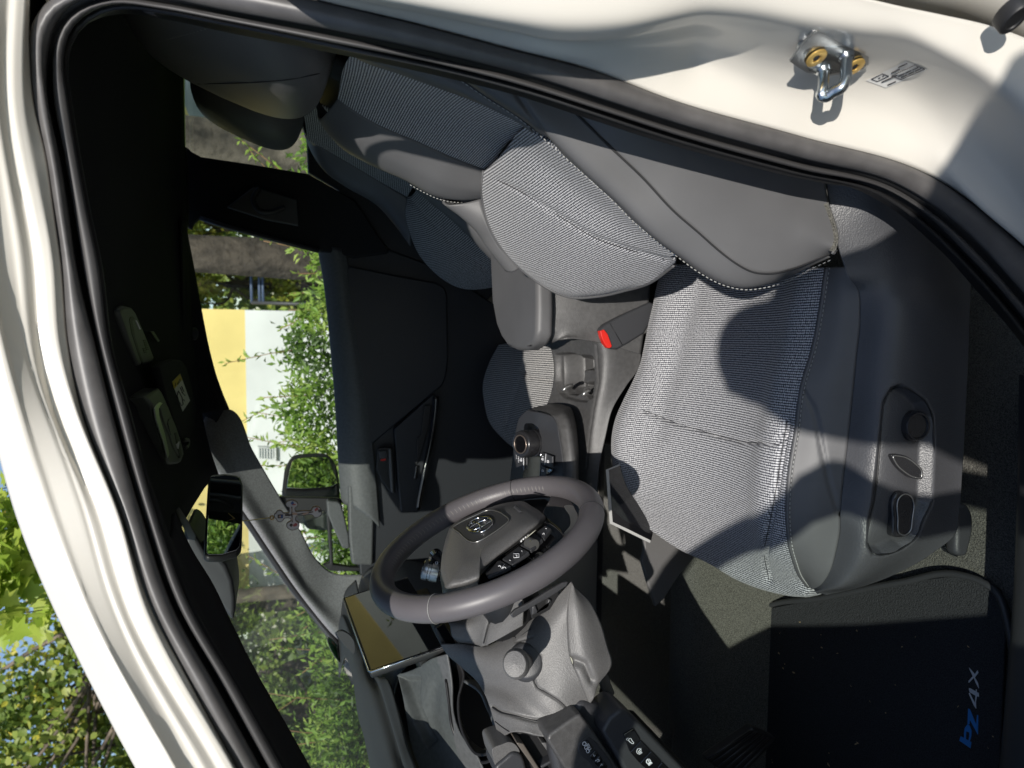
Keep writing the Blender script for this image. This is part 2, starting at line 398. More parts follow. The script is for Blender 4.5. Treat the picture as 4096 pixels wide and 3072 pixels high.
Lr = (1330,3600, 1044,3072, 867,2750, 690,2427, 563,2050, 443,1633, 380,1380, 304,1050, 272,823, 240,633, 190,400, 190,230)
Lt = (215,114, 253,50, 329,0, 443,-30, 633,-12, 900,40, 1300,114, 1743,209, 2123,304, 2400,394, 2700,492, 3202,633, 3582,734, 3772,850, 3880,940, 4040,1110, 4290,1430, 4440,1850, 4480,2400, 4440,3200, 4360,3700)
SIr = (1430,3600, 1130,3072, 950,2750, 760,2427, 622,2050, 506,1633, 437,1380, 392,1050, 345,823, 310,633, 272,400, 255,230)
SIt = (280,130, 330,72, 400,30, 500,15, 633,32, 900,80, 1400,184, 1743,253, 2123,352, 2400,440, 2700,538, 3202,677, 3582,772, 3772,918, 3850,1000, 4010,1170, 4230,1480, 4370,1850, 4410,2400, 4370,3200, 4290,3700)
SO = qs(0, .012, *(SOr+SOt)); LL = qs(0, .004, *(Lr+Lt)); SI = qs(0, -.008, *(SIr+SIt))
def mixc(a, b, t, o):
    A = cr(a, 40); B = cr(b, 40); return [Vector((p[0]-o, p[1], p[2])) for p in A+(B-A)*t]
SOroof = qs(0, .015, *SOr[:]) + qs(0, .015, 125,-150)
rail = surf('roof_rail', [[Vector((p.x+.03, p.y, p.z+.008)) for p in c0], [Vector((p.x+.008, p.y, p.z+.004)) for p in c0], c0, mixc(c0, c1, .8, .005), c1, mixc(c1, c2, .12, -.002), c2, c2b, c3, c4, mixc(c4, c5, .5, .002), c5, SOroof], 110, 64, M['white'], car, lincross=True)
# outer edge of the roof rolling over to the far side
rt = [Vector((p.x+.04, p.y, p.z+.010)) for p in c0]; rt2 = [Vector((p.x+.12, p.y, p.z+.022)) for p in c0]
surf('roof_skin', [[Vector((p.x+.028, p.y, p.z+.0065)) for p in c0], rt, rt2], 60, 8, M['white'], rail, thick=.003)
# rubber door seal: round bulb and inner lip
def bulb(a, b, h, n=220, m=9, dark=None):
    A = cr(a, n); B = cr(b, n); rows = []
    out = np.zeros_like(A)
    t = np.gradient((A+B)/2, axis=0); w = B-A
    nn = np.cross(t, w); nn /= np.linalg.norm(nn, axis=1, keepdims=True)
    s = np.sign((nn*(CAM-(A+B)/2)).sum(1, keepdims=True)); nn *= s
    for k in range(m):
        u = k/(m-1); rows.append([Vector(x) for x in A+(B-A)*u+nn*(h*math.sin(math.pi*u)**.7)])
    return rows
seal = surf('door_seal', bulb(SO, LL, .0085), 260, 12, M['rubber'], car)
L2 = [a.lerp(b, .22) for a, b in zip(LL, SI)]
L2 = [Vector((p.x+.006, p.y, p.z)) for p in L2]
surf('seal_lip', bulb(L2, SI, .0045), 260, 8, M['lip'], seal)
gap = surf('seal_channel', [[a.lerp(b, .85) for a, b in zip(SO, LL)], [Vector((a.x+.03, a.y, a.z)) for a in L2], [Vector((a.x+.012, a.y, a.z)) for a in L2], [Vector((a.x+.012, a.y, a.z)) for a in SI]], 200, 8, M['black'], seal)
# B pillar jamb
Sb = qs(0, .012, 1000,-70, 1270,0, 1692,101, 2047,196, 2344,272, 2700,402, 3202,544, 3709,696, 3898,816, 4096,987, 4400,1330)
Rb = qs(0, .028, 1000,-85, 1270,-10, 1743,85, 2060,160, 2218,210, 2400,232, 2700,228, 2778,218, 2886,260, 3012,316, 3202,361, 3424,392, 3582,456, 3709,570, 3785,670, 3900,800, 4130,1000, 4430,1330)
Rb2 = qs(0, .036, 1000,-95, 1270,-22, 1743,72, 2060,140, 2218,180, 2400,200, 2700,196, 2778,186, 2886,222, 3012,276, 3202,318, 3424,345, 3582,400, 3720,510, 3810,620, 3930,745, 4150,960, 4450,1300)
Tb = qs(0, .10, 1000,-110, 1270,-40, 1743,57, 2060,120, 2218,149, 2503,139, 2700,101, 2791,85, 2949,95, 3228,146, 3420,172, 3614,203, 3740,262, 3898,354, 3987,437, 4200,700, 4500,1150)
Tb2 = qs(0, .118, 1000,-130, 1270,-62, 1743,30, 2060,85, 2218,105, 2503,98, 2700,62, 2791,48, 2949,55, 3228,100, 3420,130, 3614,160, 3760,225, 3930,320, 4030,405, 4260,660, 4560,1100)
Ob = qs(0, .135, 1000,-200, 1300,-170, 1743,-120, 2060,-95, 2218,-80, 2503,-75, 2700,-70, 2791,-68, 2949,-60, 3228,-45, 3400,-20, 3520,8, 3772,60, 3950,100, 4096,150, 4300,260, 4600,500)
Obi = qs(0, .128, 1000,-240, 1300,-205, 1743,-150, 2060,-125, 2218,-110, 2503,-105, 2700,-100, 2791,-98, 2949,-90, 3228,-75, 3400,-45, 3520,-14, 3772,36, 3950,74, 4096,122, 4300,230, 4600,470)
pil = surf('door_pillar', [Sb, Rb, Rb2, Tb, Tb2, Ob], 170, 44, M['white'], car)
# closed rear door beside the pillar: its leading edge and outer skin
RD1 = [Vector((p.x+.03, p.y-.006, p.z)) for p in Obi]
RD2 = [Vector((p.x-.02, p.y-.035, p.z)) for p in Obi]
RD3 = [Vector((p.x-.055, p.y-.11, p.z)) for p in Obi]
RD4 = [Vector((p.x-.06, p.y-.55, p.z)) for p in Obi]
RD5 = [Vector((p.x-.03, p.y-1.2, p.z)) for p in Obi]
rdoor = surf('rear_door', [RD1, RD2, RD3, RD4, RD5], 60, 30, M['white'], car)
slab('rear_door_frame', qs(0, -.022, 190,60, 253,25, 330,-25, 443,-45, 633,-28, 900,28, 1300,100, 1743,192, 2000,262, 2300,350)+[Vector((-.75, -.8, 1.02)), Vector((-.75, -1.9, 1.02)), Vector((-.60, -1.9, 1.5)), Vector((-.60, -.8, 1.53))], .02, M['white'], rdoor, 0)
bp_ = P(4000, 66, -.925)
bmp = lathe('rubber_stop', bp_+Vector((-.012, .006, 0)), (-.55, .8, 0), [(.0095, -.01), (.0095, .002), (.0085, .0035), (.0058, .0035), (.0053, .0025), (.0001, .0025)], M['black'], rdoor, ell=(1.45, .95))
# striker
cen = P(3325, 232, -.815)
X1, Y1, Z1 = Vector((1, 0, 0)), Vector((0, 1, 0)), Vector((0, 0, 1))
def stp(x, y, X=-.825): ox, oy, k = CR[15]; return P(ox+k*x, oy+k*y, X)
pc, plate_n = on(pil, 15, (740, 700), .004, True)[0]
plate_n = (plate_n*.5+Vector((-.5, .6, -.25))*.6).normalized(); pc = pc+plate_n*.011
def pl(x, y, o=0): ox, oy, k = CR[15]; return PP(ox+k*x, oy+k*y, pc+plate_n*o, plate_n)
slab('striker_backing', [pl(*a) for a in ((190,620),(330,430),(480,260),(570,210),(900,320),(1120,420),(1180,520),(1185,660),(1000,760),(700,800),(400,760),(300,700))], .002, M['silver'], pil, 0, 0, dirv=-plate_n)
base = slab('striker', [pl(*a) for a in ((315,560),(340,480),(420,430),(520,395),(880,390),(1010,440),(1110,480),(1160,560),(1185,650),(1150,720),(1080,760),(900,775),(760,790),(640,820),(540,810),(400,760),(360,690))], .011, M['steel'], pil, .003, dirv=-plate_n)
for (x, y) in ((520, 568), (1005, 680)):
    lathe('bolt', pl(x, y, .001), plate_n, [(.0095, 0), (.0095, .0015), (.0088, .002), (.0036, .002), (.003, -.001), (.0001, -.0012)], M['brass'], pil, ell=(1, 1))
    lathe('bolt_socket', pl(x, y, .0025), plate_n, [(.0032, 0), (.0032, .0006), (.0001, .0006)], M['black'], pil, seg=6)
a0, a1 = pl(625, 740), pl(895, 560)
out = (stp(590, 1060, -.845) - pl(590, 1060)); ln = .037
d_ = (plate_n*.9 + Vector((.05, .30, -.22))).normalized()
b0, b1 = pl(610, 750, 0)+plate_n*.028+Vector((0, .012, -.012)), pl(880, 560, 0)+plate_n*.026+Vector((0, .012, -.012))
def at15(x, y, Xx): return stp(x, y, Xx)
def near(x, y, ref): # point on the pixel ray at the depth of ref along the view
    ox, oy, k = CR[15]; return PP(ox+k*x, oy+k*y, ref, Vector(AX_f))
AX_f = Vector((AX[2], AY[2], AZ[2]))
off = -AX_f
pA = near(620, 735, pl(620, 735)+plate_n*.003); pA2 = near(600, 990, pA+plate_n*.022); pM = near(600, 1060, pA+plate_n*.026)
pB = near(905, 560, pl(905, 560)+plate_n*.003); pB2 = near(890, 860, pB+plate_n*.022)
tube('striker_loop', [pA, pA.lerp(pA2, .5), pA2, near(585, 1045, pA2), near(640, 1065, pA2), near(740, 1000, pA2.lerp(pB2, .5)), near(840, 950, pB2), near(885, 870, pB2), pB2.lerp(pB, .5), pB], .0052, M['steel'], pil, 12, n=60)
for p_ in (pA, pB):
    lathe('loop_collar', p_-plate_n*.004, plate_n, [(.0085, 0), (.0075, .003), (.006, .006), (.0058, .008)], M['steel'], pil)
# printed label
ln_ = None
lab = on(pil, 15, (1145,860,1650,615,1930,722,1400,953), .0012)
c15 = np.array([(1145, 860), (1650, 615), (1930, 722), (1400, 953)], float)
def l15(u, v):
    a = c15[3]*(1-u)*(1-v)+c15[2]*u*(1-v)+c15[0]*(1-u)*v+c15[1]*u*v; return list(a)
ol = surf('jamb_label', [on(pil, 15, sum([l15(u, v) for u in np.linspace(0, 1, 6)], []), .0012) for v in np.linspace(0, 1, 5)], 20, 14, M['paper'], pil, thick=0)
ux = (lab[1]-lab[0]); uy = (lab[0]-lab[3]); oo = lab[3]; un = ux.cross(uy)  .normalized()*.0014
if un.dot(Vector(CAM)-lab[0]) < 0: un = -un
def lq(u, v): return on(pil, 15, l15(u, v), .0019)[0]
def lrect(u0, v0, u1, v1, w=.010):
    pts = [lq(u0, v0), lq(u1, v0), lq(u1, v1), lq(u0, v1)]
    return tube('t', pts, .0004, M['ink'], ol, 4, True)
bits = [lrect(.1, .62, .38, .92), lrect(.42, .10, .98, .55)]
for k, (a, b, v) in enumerate(((.12, .5, .45), (.1, .30, .12), (.5, .7, .72), (.74, .95, .84), (.48, .62, .35), (.66, .78, .35), (.82, .95, .35), (.48, .62, .22), (.66, .78, .22), (.82, .95, .22), (.2, .25, .77), (.3, .34, .77))):
    bits.append(tube('t', [lq(a, v), lq(b, v)], .0006, M['ink'], ol, 4))
join(bits, 'label_print')
# sill plate and scuff trim at the bottom of the opening
SIs = [(4080,1500), (4076,1800), (4069,2022), (4057,2326), (4019,2845), (4000,3072), (3960,3500)]
s1 = [P(a, b, -.70) for a, b in SIs]; s2 = [Vector((p.x-.05, p.y, p.z+.012)) for p in s1]; s0 = [Vector((p.x+.012, p.y, .27)) for p in s1]
s3 = [Vector((p.x-.085, p.y, p.z+.004)) for p in s1]
surf('door_sill', [s0, s1, s2, s3], 30, 16, M['plasticdark'], car)
# rest of the shell: roof, far side, tail
roof = surf('roof', [[Vector((x, y, 1.583+dz-.082*(x/.66)**2)) for x in [w_*k_ for k_ in (-1, -.65, -.3, 0, .3, .65, 1)]] for y, dz, w_ in ((.34, -.03, .42), (.26, -.012, .52), (.15, -.006, .60), (-.2, 0, .62), (-.9, -.005, .62), (-1.5, -.04, .60), (-2.0, -.12, .56))], 40, 30, M['white'], car, thick=.012)
rbox('tail_panel', (0, -2.0, .95), ((.78, 0, 0), (0, .03, 0), (0, 0, .66)), M['white'], car, .01)
rbox('rear_quarter', (-.80, -1.5, .9), ((.012, 0, 0), (0, .5, 0), (0, 0, .62)), M['white'], car, .005)
rbox('underbody', (0, -.3, .20), ((.80, 0, 0), (0, 1.75, 0), (0, 0, .06)), M['black'], car, .01)
rbox('bulkhead', (0, 1.15, .62), ((.74, 0, 0), (0, .02, 0), (0, 0, .40)), M['black'], car, .005)
rbox('front_wing', (-.86, 1.3, .66), ((.05, 0, 0), (0, .55, 0), (0, 0, .34)), M['white'], car, .03)
rbox('front_wing', (.86, 1.3, .66), ((.05, 0, 0), (0, .55, 0), (0, 0, .34)), M['white'], car, .03)
surf('bonnet', [[Vector((x, 1.12, 1.0-.06*x*x)) for x in (-.8, -.4, 0, .4, .8)], [Vector((x, 1.5, .98-.06*x*x)) for x in (-.8, -.4, 0, .4, .8)], [Vector((x, 1.95, .88-.06*x*x)) for x in (-.78, -.4, 0, .4, .78)]], 20, 12, M['white'], car)
# inner A pillar trim on the driver side
T1 = q(0, (-.60, -.53), 1560,3600, 1244,3072, 1152,2908, 1019,2674, 927,2490, 850,2330, 770,2200, 700,2050)
surf('pillar_trim', [[Vector((p.x+.004, p.y, p.z)) for p in SI[:6]], q(0, (-.63, -.57), 1500,3600, 1190,3072, 1060,2830, 840,2440, 690,2150), T1], 50, 10, M['headliner'], car)
# headliner
def ceil(Xs, dz):
    return [Vector((Xs, y, z+dz)) for y, z in ((.36, 1.462), (.30, 1.48), (.2, 1.50), (.05, 1.515), (-.2, 1.525), (-.6, 1.53), (-1.2, 1.52), (-1.95, 1.40))]
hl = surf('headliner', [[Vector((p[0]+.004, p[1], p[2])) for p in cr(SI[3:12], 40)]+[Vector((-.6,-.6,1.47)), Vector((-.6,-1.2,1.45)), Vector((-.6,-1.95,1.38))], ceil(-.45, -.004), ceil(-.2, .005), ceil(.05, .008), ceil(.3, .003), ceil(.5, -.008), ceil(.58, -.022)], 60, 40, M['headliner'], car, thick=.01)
# ================================================================= driver seat
lea, fab = M['leather'], M['fabric']
E2 = q(6, [-.61]*8, 975,110, 965,170, 940,350, 890,620, 815,880, 780,1150, 740,1400, 725,1659) + q(9, [-.605,-.595,-.58,-.565], 740,250, 770,360, 800,440, 850,512)
E3 = q(0, -.642, 3300,690, 3325,860, 3350,970, 3380,1070) + q(6, [-.645]*7+[-.642], 1105,170, 1165,260, 1175,400, 1150,700, 1110,1100, 1070,1450, 1050,1659, 1050,1760) + q(9, [-.635,-.625,-.61,-.585], 1022,300, 985,420, 940,490, 885,530)
E4 = q(0, -.668, 3440,690, 3500,860, 3560,1010, 3566,1108) + q(6, -.67, 1352,300, 1325,500, 1293,800, 1252,1100, 1222,1400, 1202,1659) + q(9, [-.668,-.664,-.655,-.64,-.60], 1172,200, 1150,330, 1110,420, 1040,500, 900,548)
E5 = q(0, -.665, 3890,690, 3890,860, 3888,1000, 3886,1063) + q(6, -.668, 1870,400, 1860,700, 1850,900, 1840,1100, 1820,1450, 1805,1659) + q(9, [-.668,-.666,-.655,-.635,-.605], 1785,165, 1650,290, 1450,410, 1200,510, 960,566)
pocket = gq(6, 1380,880, 1330,960, 1300,1250, 1262,1600) + gq(9, 1235,100, 1228,250, 1262,305, 1330,310, 1450,265, 1530,200, 1570,100) + gq(6, 1625,1600, 1640,1200, 1632,1050, 1590,960, 1500,890, 1430,862)
shield = surf('driver_seat', [E3, E4, E5], 300, 140, M['shield'], car, disp=[inside(pocket, 12, .017)], thick=.005)
seat = shield
# cushion (fabric): rows from rear to front, far edge to near edge
far = q(0, -.145, 2640,1055, 2608,1130, 2591,1209, 2566,1316, 2541,1443, 2496,1551, 2446,1652, 2424,1740, 2423,1823, 2439,1899, 2490,1994, 2520,2050)
n_ = 14
farr = cr(far, n_); nearr = cr(E2, n_)
dipz = [0, -.012, -.02, -.012, 0.002]
rows = []
for i in range(n_):
    a, b = farr[i], nearr[i]; r = []
    for k, t in enumerate((0, .10, .22, .36, .5, .64, .78, .9, 1.0)):
        p = a+(b-a)*t
        dz = [-.012, .004, -.016, -.03, -.034, -.03, -.016, .006, 0][k]
        f = i/(n_-1)
        if f > .8: dz *= max(.15, 1-(f-.8)*4)
        r.append(Vector((p[0], p[1], p[2]+dz)))
    rows.append(r)
fr = q(0, [-.16, -.20, -.26, -.33, -.40, -.47, -.525, -.555, -.565], 2524,2060, 2600,2118, 2712,2194, 2823,2247, 2949,2320, 3076,2364, 3177,2380, 3215,2372, 3238,2352)
rows[-1] = [r.lerp(f, .55) for r, f in zip(rows[-1], fr)]
rows.append(fr)
rows.append([Vector((p.x, p.y+.004, p.z-.03)) for p in fr]); rows.append([Vector((p.x, p.y-.008, p.z-.07)) for p in fr])
cross = gq(6, -200,1010, -110,1045, 0,1088, 200,1150, 400,1205, 640,1222, 700,1150)
bolseam = gq(6, 715,1080, 690,1220, 650,1480, 618,1659) + gq(9, 590,180, 572,330, 600,470)
fs = gq(6, 130,290, 60,450, 20,650, -60,900, -110,1150)
cush = surf('seat_cushion', rows, 170, 190, fab, seat, disp=[G(cross, 9, .007), G(bolseam, 12, .008), G(fs, 40, .006)], thick=.01, uvp=((0, 1, 0), (1, 0, 0)))
# leather flank of the cushion
mid = [Vector((a.x-.004, a.y, a.z+.002)) for a in [Vector(x) for x in (cr(E2, 40)*.5+cr(E3[3:], 40)*.5)]]
fl = gq(6, 815,890, 880,1000, 905,1090, 935,1250, 985,1480, 1040,1659) + gq(9, 1048,60)
surf('cushion_flank', [E2, mid, E3[3:]], 160, 20, lea, seat, disp=[G(fl, 7, .004)])
stitch('stitching', [Vector((p[0]-.004, p[1], p[2]+.0015)) for p in cr(E2, 60)], .0062, M['thread'], cush)
tube('piping', [Vector((p[0]+.002, p[1], p[2]-.0005)) for p in cr(E2, 120)], .0035, lea, cush, 6)
# backrest: upper insert, lumbar insert, bolsters
Bq = q(0, [-.245, -.245, -.245, -.24, -.236, -.222], 1350,395, 1363,405, 1490,487, 1680,570, 1806,627, 1955,684)
Aq = q(0, [-.52, -.52, -.52, -.52, -.528, -.522], 1405,220, 1427,234, 1616,304, 1806,373, 1965,437, 2140,522)
def midc(a, b, t, n=24, off=(0, 0, 0)):
    A = cr(a, n); B = cr(b, n); o = A+(B-A)*t+np.array(off); return [Vector(x) for x in o]
back = surf('backrest', [Bq, midc(Bq, Aq, .3, off=(.012, -.010, 0)), midc(Bq, Aq, .55, off=(.02, -.016, 0)), midc(Bq, Aq, .8, off=(.012, -.010, 0)), Aq], 110, 60, fab, seat, uvp=((0, .35, -.93), (1, 0, 0)))
# lumbar insert
Cq = q(0, [-.238, -.225, -.20, -.185, -.175, -.17, -.17, -.185, -.21, -.25, -.33, -.42, -.50], 1936,684, 1929,745, 1933,804, 1952,886, 1996,975, 2078,1070, 2142,1120, 2218,1165, 2287,1187, 2376,1184, 2503,1158, 2598,1127, 2690,1060)
Dq = q(0, [-.535, -.535, -.537, -.54, -.545, -.55], 2104,506, 2249,620, 2376,734, 2439,791, 2534,886, 2700,1022)
Cb = cr(Cq, 30); Db = cr(Dq, 30)
lum = [Cq]
for t, o in ((.12, (-.004, .012)), (.3, (-.006, .014)), (.5, (-.004, .010)), (.7, (.004, 0)), (.86, (.01, -.012))):
    lum.append([Vector((x[0]+o[0], x[1]+o[1]*math.sin(math.pi*min(1, i/26+.05)), x[2])) for i, x in enumerate(Cb+(Db-Cb)*t)])
lum.append(Dq)
seamL = [(1990, 720), (2091, 772), (2250, 873), (2376, 950), (2520, 1000), (2661, 1040)]
lumo = surf('lumbar_insert', lum, 150, 110, fab, seat, disp=[G(seamL, 10, .003)], thick=.008, uvp=((0, .69, -.72), (1, 0, 0)))
tube('seam_line', cr(on(lumo, 0, sum([list(a) for a in seamL], []), .0013), 60), .0006, M['dthread'], lumo, 5)
tube('seam_line', cr(on(cush, 0, sum([list(a) for a in bolseam], []), .0013), 60), .0005, M['dthread'], cush, 5)
tube('seam_line', cr(on(cush, 0, sum([list(a) for a in cross[:6]], []), .0013), 60), .0005, M['dthread'], cush, 5)
under = [Vector((p.x+.02, p.y-.03, p.z-.015)) for p in Cq]
surf('backrest_edge', [Cq, [Vector((p.x+.006, p.y-.004, p.z-.006)) for p in Cq], under], 90, 8, lea, seat)
stitch('stitching', [Vector((p.x+.0016, p.y+.001, p.z-.0022)) for p in Cq[2:9]], .0062, M['thread'], lumo)
# far bolster
K1 = q(0, [-.155, -.15, -.148, -.148, -.15, -.155, -.165, -.175], 1270,470, 1279,487, 1363,589, 1458,646, 1623,722, 1743,785, 1844,801, 1936,794)
K0 = [Vector((p.x+.02, p.y-.05, p.z+.01)) for p in K1]
kc = midc(Bq, K1, .55, off=(-.004, .012, .004))
fbo = surf('far_bolster', [Bq, kc, K1, [Vector((p.x+.012, p.y-.012, p.z)) for p in K1], K0], 90, 26, lea, seat)
Kl = q(0, [-.150, -.148, -.148, -.15, -.15], 1780,812, 1860,872, 1908,918, 1960,992, 2030,1080)
Cl = q(0, [-.176, -.178, -.178, -.17, -.165], 1930,796, 1936,830, 1952,886, 1996,975, 2078,1072)
surf('bolster_foot', [Cl, midc(Cl, Kl, .5, 12, (-.002, .004, 0)), Kl, [Vector((p.x+.02, p.y-.03, p.z)) for p in Kl]], 40, 14, lea, seat)
stitch('stitching', [Vector((p.x-.001, p.y+.002, p.z)) for p in q(0, -.150, 1640,735, 1700,768, 1743,788, 1800,803, 1870,805, 1925,800)], .0062, M['thread'], fbo)
# near bolster
S1 = q(0, [-.535, -.54, -.545, -.55, -.552, -.552], 1370,150, 1500,190, 1768,266, 1933,380, 2085,478, 2120,512)
A2 = q(0, [-.52, -.52, -.52, -.53, -.535, -.537], 1405,220, 1427,234, 1616,304, 1965,437, 2104,506, 2125,522)
surf('bolster_inner', [A2, midc(A2, S1, .5, 16, (-.006, .006, 0)), S1], 70, 14, lea, seat)
D2 = S1[1:5] + q(0, [-.549, -.551, -.554, -.558], 2249,618, 2376,732, 2439,789, 2534,884) + q(6, [-.56, -.568, -.575, -.582, -.588, -.596, -.61, -.625], 0,20, 150,130, 300,208, 440,238, 560,226, 700,186, 850,110, 990,45)
S3 = q(0, [-.575, -.59, -.60, -.606, -.61, -.615, -.618, -.62, -.622, -.624, -.626, -.628, -.63, -.632], 1600,120, 1900,230, 2250,405, 2439,589, 2566,709, 2696,848, 2791,930, 2886,1013, 2937,1051, 3012,1089, 3076,1095, 3171,1076, 3260,1040, 3323,1013)
mb = midc(D2, S3, .45, 40); mb = [Vector((p.x-.012*math.sin(math.pi*i/39), p.y+.022*math.sin(math.pi*min(1, i/36)), p.z+.006)) for i, p in enumerate(mb)]
fold = [(2047, 342), (2123, 460), (2186, 560), (2240, 625)]
nbo = surf('near_bolster', [D2, mb, S3], 170, 44, lea, seat, disp=[G(fold, 8, .004)])
stitch('stitching', [Vector((p[0]-.0035, p[1]+.003, p[2])) for p in cr(D2[1:], 80)], .0062, M['thread'], nbo)
So_ = q(0, [-.62, -.63, -.635, -.642, -.646, -.648, -.65, -.65, -.65, -.65, -.648], 1700,60, 2100,170, 2500,300, 2900,430, 3200,560, 3290,680, 3312,797, 3337,886, 3344,962, 3335,1000, 3323,1013)
surf('bolster_side', [S3, midc(S3, So_, .5, 40, (-.008, 0, 0)), So_], 110, 30, lea, seat, disp=[G([(2250,405),(2439,589),(2566,709),(2696,848),(2886,1013)], 4, .001)])
tube('seam_cord', [Vector((p.x-.001, p.y, p.z)) for p in S3[2:]], .0012, M['dthread'], nbo, 5, n=120)
# rough trim strip at the rear edge of the side panel
tube('welt', q(3, -.648, 955,1285, 985,1370, 1010,1450, 1018,1520, 1000,1590), .0042, M['carpet'], seat, 6, n=30)
# body of the backrest behind the covers
rbox('backrest_shell', (-.38, -.40, 1.02), ((.20, 0, 0), (0, .035, .01), (0, -.13, .25)), M['black'], seat, .03)
rbox('seat_frame', (-.39, .10, .47), ((.21, 0, 0), (0, .20, 0), (0, 0, .07)), M['black'], seat, .03)
# headrest
def superell(name, c, ax, e, mat, parent, n=40, m=28, defm=None):
    v = []; f = []
    sg = lambda x, p: math.copysign(abs(x)**p, x)
    for i in range(m+1):
        ph = -math.pi/2+math.pi*i/m
        for k in range(n):
            th = 2*math.pi*k/n
            x = sg(math.cos(ph), e[0])*sg(math.cos(th), e[1]); y = sg(math.cos(ph), e[0])*sg(math.sin(th), e[1]); z = sg(math.sin(ph), e[0])
            if defm: x, y, z = defm(x, y, z)
            v.append(Vector(c)+ax[0]*x+ax[1]*y+ax[2]*z)
    for i in range(m):
        for k in range(n): f.append((i*n+k, i*n+(k+1) % n, (i+1)*n+(k+1) % n, (i+1)*n+k))
    o = mesh(name, v, f, mat, parent)
    bm = bmesh.new(); bm.from_mesh(o.data); bmesh.ops.remove_doubles(bm, verts=bm.verts, dist=1e-5); bmesh.ops.recalc_face_normals(bm, faces=bm.faces); bm.to_mesh(o.data); bm.free()
    return o
upv = Vector((0, -.30, .954)).normalized(); fwv = Vector((0, .954, .30)).normalized()
HC = Vector((-.335, -.412, 1.349))
def hdef(x, y, z):
    w = 1-.16*max(0, -z)**2-.05*max(0, z)**2
    return x*w, y*(1-.10*z)+.10*(1-x*x)*max(0, y)-.10*z*z, z
hr = superell('headrest', HC, (X1*.145, fwv*.070, upv*.132), (.5, .55), lea, seat, defm=hdef)
# seam round the headrest and its stitched rear edge
tube('headrest_seam', cr(on(hr, 1, (1180,535, 1250,530, 1400,528, 1550,524, 1700,515, 1830,502, 1950,480, 2080,445, 2180,405)), 60), .0007, M['dthread'], hr, 5)
stitch('stitching', on(hr, 1, (1000,262, 1100,238, 1200,212, 1300,183, 1380,155, 1450,128)), .006, M['rimthread'], hr)
# ---------------------------------------------------------------- seat switches
sp = -.664
kb = q(6, sp+.014, 1428,1098)[0]
lathe('knob_ring', kb, (-1, 0, .06), [(.031, -.004), (.031, .0025), (.029, .003), (.0275, .0015), (.0001, .0015)], M['black'], seat, 36, upv=(0, 1, 0))
kn = lathe('recline_knob', kb, (-1, 0, .06), [(.0262, -.006), (.0262, .014), (.0245, .017), (.0215, .017), (.0205, .0175), (.0195, .028), (.0180, .031), (.0160, .031), (.0150, .0285), (.0001, .029)], M['knob'], seat, 40, upv=(0, 1, 0))
def lever(pts_base, pts_top, X0, X1_, ridge):
    slab('switch_base', q(6, X0, *pts_base), .010, M['black'], seat, .002, 40)
    a = slab('seat_switch', q(6, X1_, *pts_top), .024, M['knob'], seat, .004, 48, seg=3)
    tube('switch_trim', cr(q(6, X1_-.0008, *ridge), 50, True), .0009, M['silver'], a, 6, True)
    return a
lever((1325,1285,1400,1272,1480,1314,1585,1415,1566,1460,1440,1448,1340,1410,1318,1340), (1372,1298,1440,1296,1530,1345,1575,1400,1572,1444,1520,1446,1450,1410,1390,1345), sp+.013, sp-.012, (1385,1306,1440,1305,1525,1352,1565,1402,1563,1436,1522,1436,1458,1402,1402,1345))
lever((1340,1780,1357,1600,1380,1508,1445,1506,1535,1575,1530,1685,1494,1826,1395,1838), (1395,1560,1420,1530,1470,1535,1522,1585,1520,1680,1494,1800,1450,1818,1400,1815,1388,1700), sp+.013, sp-.014, (1425,1565,1450,1545,1500,1560,1515,1600,1508,1685,1486,1785,1450,1802,1425,1790,1415,1700))
tube('pocket_edge', cr(on(shield, 0, sum([list(p) for p in pocket], []), .0004), 90, True), .0012, M['black'], seat, 5, True)
# seat rail and lever at the front foot
slab('rail_cover', q(9, -.655, 1810,0, 1850,-10, 1880,30, 1875,250, 1850,320, 1800,320, 1790,200), .02, M['plasticdark'], seat, .006, 40)
slab('seat_rail', q(9, -.62, 1690,230, 1770,190, 1800,330, 1740,300), .012, M['steel'], seat, .002)
# ================================================================= steering wheel
WC = Vector((-.38, .3005, 1.0037)); _t, _y = .386, -.0544
WU = Vector((math.cos(_y), math.sin(_y), 0)); WV = Vector((-math.sin(_y)*math.sin(_t), math.sin(_t)*math.cos(_y), math.cos(_t))); WN = WU.cross(WV); WN = -WN if WN.y > 0 else WN
WR, Wr = .1645, .0182
def ring(R_, o=0, n=160, a0=0, a1=2*math.pi):
    return [WC+WN*o+WU*(R_*math.cos(a))+WV*(R_*math.sin(a)) for a in np.linspace(a0, a1, n, endpoint=abs(a1-a0) < 6.28)]
wheel = tube('steering_wheel', ring(WR), Wr, M['rimleather'], car, 26, True)
def rimring(a, r=Wr+.0005, w=.0009, mat='dthread'):
    cpt = WC+WU*(WR*math.cos(a))+WV*(WR*math.sin(a)); e = WU*math.cos(a)+WV*math.sin(a)
    return [cpt+e*(r*math.cos(t))+WN*(r*math.sin(t)) for t in np.linspace(0, 2*math.pi, 33)[:-1]]
def pxang(x, y):
    p = PP(x, y, WC, WN)-WC; return math.atan2(p.dot(WV), p.dot(WU))
for (x, y, mt) in ((1740, 2440, 'thread'), (2075, 1935, 'dthread'), (2345, 2060, 'dthread')):
    a = pxang(x, y); tube('rim_seam', rimring(a), .0005, M[mt], wheel, 5, True)
st = []
a0, a1 = pxang(2180, 1965), pxang(1600, 2270)
if a1 < a0: a1 += 2*math.pi
v = []; f = []
